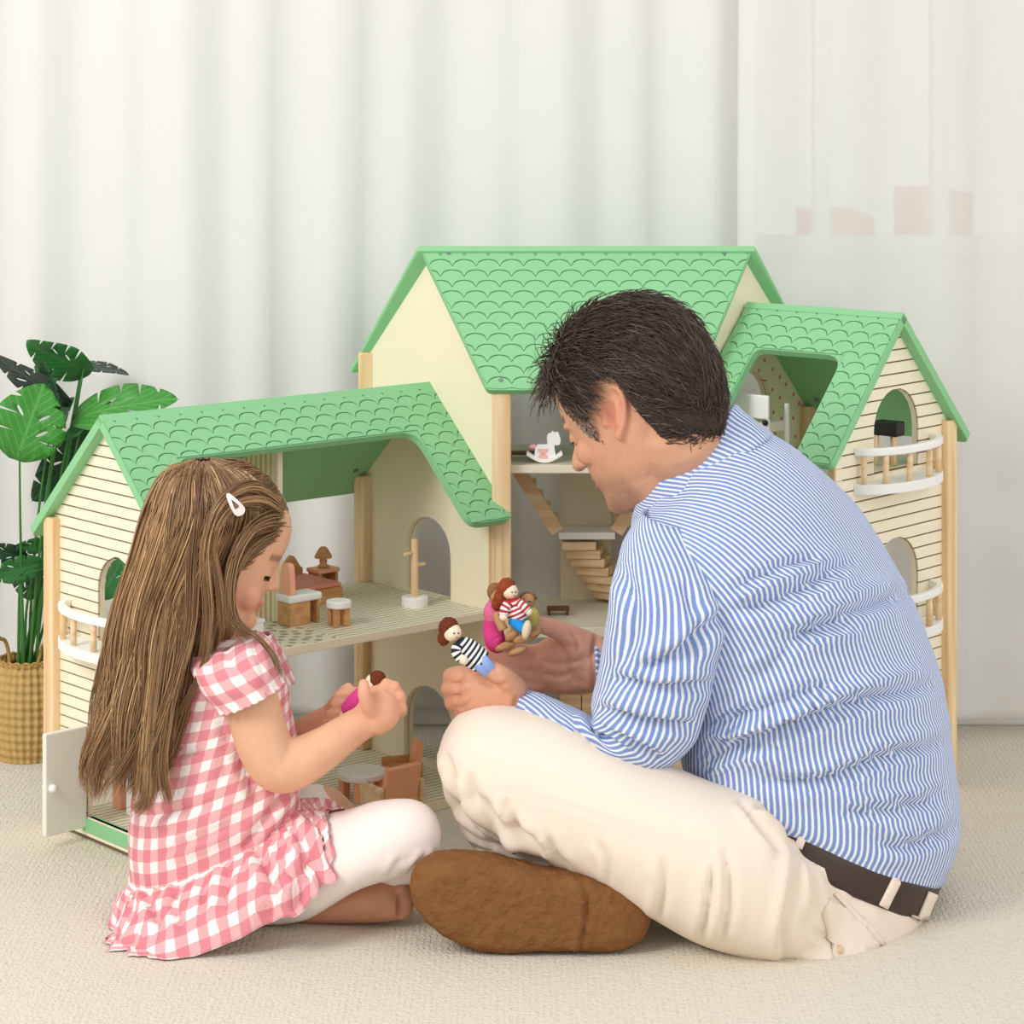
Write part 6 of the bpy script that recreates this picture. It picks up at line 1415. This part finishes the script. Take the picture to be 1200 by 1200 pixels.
def face(px, py, yy, r, root, dx=1):
    eye = mat('doll_ink', srgb(40, 34, 32), .5, .3, var=.02); lip = mat('doll_lip', srgb(206, 96, 84), .5, .3, var=.02); k = 3.25/2970
    for ex, ey in ((.25*dx, .1), (.75*dx, .06)):
        c = U(px, py, yy)+Vector((ex*r*.9, -r*math.sqrt(max(.05, 1-(ex*.9)**2-ey**2)), ey*r)); bm = bmesh.new(); ball(bm, c, r*.10, (1, 1, 1), 8, 6); obj('eye', bm, eye, root, True)
    c = U(px, py, yy)+Vector((.5*dx*r, -r*.80, -.38*r)); bm = bmesh.new(); ball(bm, c, r*.13, (1.6, .6, .6), 8, 6); obj('mouth', bm, lip, root, True)
def haircap(px, py, yy, r, m, root, off, tail=()):
    P = [blob(U(px, py, yy)+Vector(off)*r, (r*1.02, r*1.02, r*1.04))]
    for a, b, c2, rr in tail: P.append(blob(U(a, b, c2), (rr, rr*.8, rr*1.2)))
    me = union(P, .0012, 3); wobble(me, .0008, 300, 2); localize(me, root); return link('hair', me, m, root)
rhair = mat('doll_hair_red', srgb(150, 70, 42), .8, .15, bump=.8, bscale=500, var=.35, vscale=300); bhair = mat('doll_hair_brown', srgb(112, 54, 32), .8, .15, bump=.8, bscale=500, var=.35, vscale=300); thair = mat('doll_hair_tan', srgb(150, 104, 66), .8, .15, bump=.8, bscale=400, var=.3, vscale=200)
# doll in the man's left hand
D1 = thing('wooden_doll', 'brown haired doll in black and white stripes and light blue trousers in closed hand', 'doll', U(575, 782, -.53), 'dolls held by the man and girl')
yy = -.545; dball('head', 530, 741, yy, .0115, dskin, D1); face(530, 741, yy, .0115, D1); haircap(530, 741, yy, .0125, bhair, D1, (-.35, .30, .42), ((520, 748, yy+.002, .008), (523, 738, yy+.003, .010)))
ns_ = sdoll('navy_stripes', srgb(30, 34, 46), srgb(246, 246, 244))
limb('body', [(536, 752, yy, .009), (542, 758, yy, .0145), (554, 768, yy, .0160), (565, 776, yy, .0145)], ns_, D1)
limb('arm', [(536, 756, yy-.012, .006), (534, 764, yy-.016, .0058), (540, 773, yy-.018, .0056)], ns_, D1)
dball('hand', 543, 773, yy-.020, .0058, dskin, D1)
lb = mat('doll_light_blue', srgb(150, 178, 232), .85, .1, var=.05)
for o_ in (0, 7): limb('leg', [(556+o_, 773-o_*.5, yy-.004, .0075), (562+o_, 780-o_*.5, yy-.008, .0072), (570+o_, 787-o_*.3, yy, .0068), (580+o_, 794, yy+.02, .006)], lb, D1)
# three dolls in the man's right hand
GD = 'dolls held by the man and girl'
D3 = thing('wooden_doll', 'pink dressed doll with a tan arm, tucked behind the red striped doll', 'doll', U(580, 750, -.475), GD); yy = -.474
pk = mat('doll_pink', srgb(216, 70, 136), .85, .1, var=.12, vscale=150); pkp = mat('doll_pink_print', srgb(226, 112, 150), .85, .1, var=.45, vscale=500)
dball('head', 583, 697, yy, .010, dtan, D3); haircap(583, 697, yy, .0112, thair, D3, (-.2, .3, .3))
limb('blouse', [(582, 707, yy, .010), (579, 716, yy, .0135), (579, 727, yy, .0125)], pkp, D3); limb('dress', [(579, 724, yy, .0120), (578, 738, yy, .0130), (581, 752, yy-.006, .0135), (588, 755, yy-.012, .011)], pk, D3)
limb('arm', [(582, 718, yy-.013, .006), (585, 728, yy-.017, .0058), (590, 738, yy-.02, .0062)], dtan, D3)
for fx, fy in ((592, 757), (606, 763)): dball('foot', fx, fy, yy-.022, .0125, dfoot, D3, (1.1, .5, .42), Matrix.Rotation(math.radians(22), 3, 'Y').inverted())
D2 = thing('wooden_doll', 'red haired doll in red and white stripes and bright blue trousers', 'doll', U(605, 745, -.49), GD); yy = -.492
dball('head', 598, 693, yy, .0100, dskin, D2); face(598, 693, yy, .0100, D2); haircap(598, 693, yy, .0112, rhair, D2, (-.38, .28, .45), ((586, 700, yy+.004, .0085), (582, 708, yy+.006, .007), (590, 690, yy+.003, .009)))
rs_ = sdoll('red_stripes', srgb(190, 44, 56), srgb(248, 244, 240), .0056)
limb('body', [(599, 702, yy, .0085), (602, 710, yy, .0135), (606, 719, yy, .0145), (609, 726, yy, .0125)], rs_, D2)
limb('arm', [(596, 706, yy-.011, .0058), (591, 714, yy-.014, .0056), (590, 720, yy-.015, .0054)], rs_, D2); dball('hand', 590, 723, yy-.016, .0052, dskin, D2)
limb('arm', [(607, 706, yy-.009, .0056), (614, 711, yy-.012, .0054), (618, 715, yy-.013, .0052)], rs_, D2); dball('hand', 620, 717, yy-.013, .0048, dskin, D2)
bb = mat('doll_bright_blue', srgb(44, 150, 222), .85, .1, var=.05)
limb('leg', [(600, 727, yy-.006, .0068), (607, 732, yy-.012, .0068), (614, 738, yy-.016, .0064)], bb, D2); limb('leg', [(606, 725, yy-.002, .0068), (612, 730, yy-.006, .0066), (617, 734, yy-.008, .006)], bb, D2)
dball('foot', 617, 738, yy-.022, .0125, mat('doll_foot_pale', srgb(226, 206, 176), .6, .2, var=.04), D2, (.46, .5, .98), Matrix.Rotation(math.radians(12), 3, 'Y')); dball('foot', 625, 743, yy-.010, .0125, dfoot, D2, (1.05, .5, .45), Matrix.Rotation(math.radians(-35), 3, 'Y'))
D4 = thing('wooden_doll', 'tan curly haired boy doll in yellow peeping out behind the red striped doll', 'doll', U(622, 735, -.474), GD); yy = -.472
dball('head', 618.5, 704, yy, .0092, dtan, D4); face(618.5, 704, yy, .0092, D4, .6)
for a in np.linspace(.2, 3.0, 8): dball('curl', 618.5+8.5*math.cos(a), 702.5-7.5*math.sin(a), yy+.003, .0028, thair, D4)
limb('body', [(620, 713, yy, .0075), (622, 720, yy, .0105), (624, 730, yy+.004, .0100)], mat('doll_yellow', srgb(222, 204, 110), .85, .1, var=.1), D4)
limb('leg', [(618, 730, yy-.002, .0062), (608, 742, yy-.012, .006), (604, 750, yy-.018, .006)], mat('doll_ivory', srgb(236, 228, 208), .8, .1, var=.05), D4)
for fx, fy, rt in ((600, 744, -40), (610, 749, -10)): dball('foot', fx, fy, yy-.028, .0105, dfoot, D4, (1.0, .5, .55), Matrix.Rotation(math.radians(rt), 3, 'Y'))
# doll in the girl's hands
D5 = thing('wooden_doll', 'brown haired doll in a magenta dress held upright by the girl', 'doll', U(420, 830, -.535), GD); yy = -.545
dball('head', 438, 799, yy, .0105, dskin, D5); haircap(441, 798, yy, .0112, bhair, D5, (.12, -.15, .15))
limb('dress', [(434, 806, yy, .009), (427, 814, yy, .0125), (417, 824, yy+.006, .0125), (408, 832, yy+.016, .0105)], mat('doll_magenta', srgb(214, 74, 150), .85, .1, var=.1), D5)
for o_ in (0, 6): limb('leg', [(411+o_*.5, 831+o_, yy+.018, .0055), (402+o_*.5, 838+o_, yy+.028, .0052), (394+o_*.5, 844+o_, yy+.040, .005)], dskin, D5)
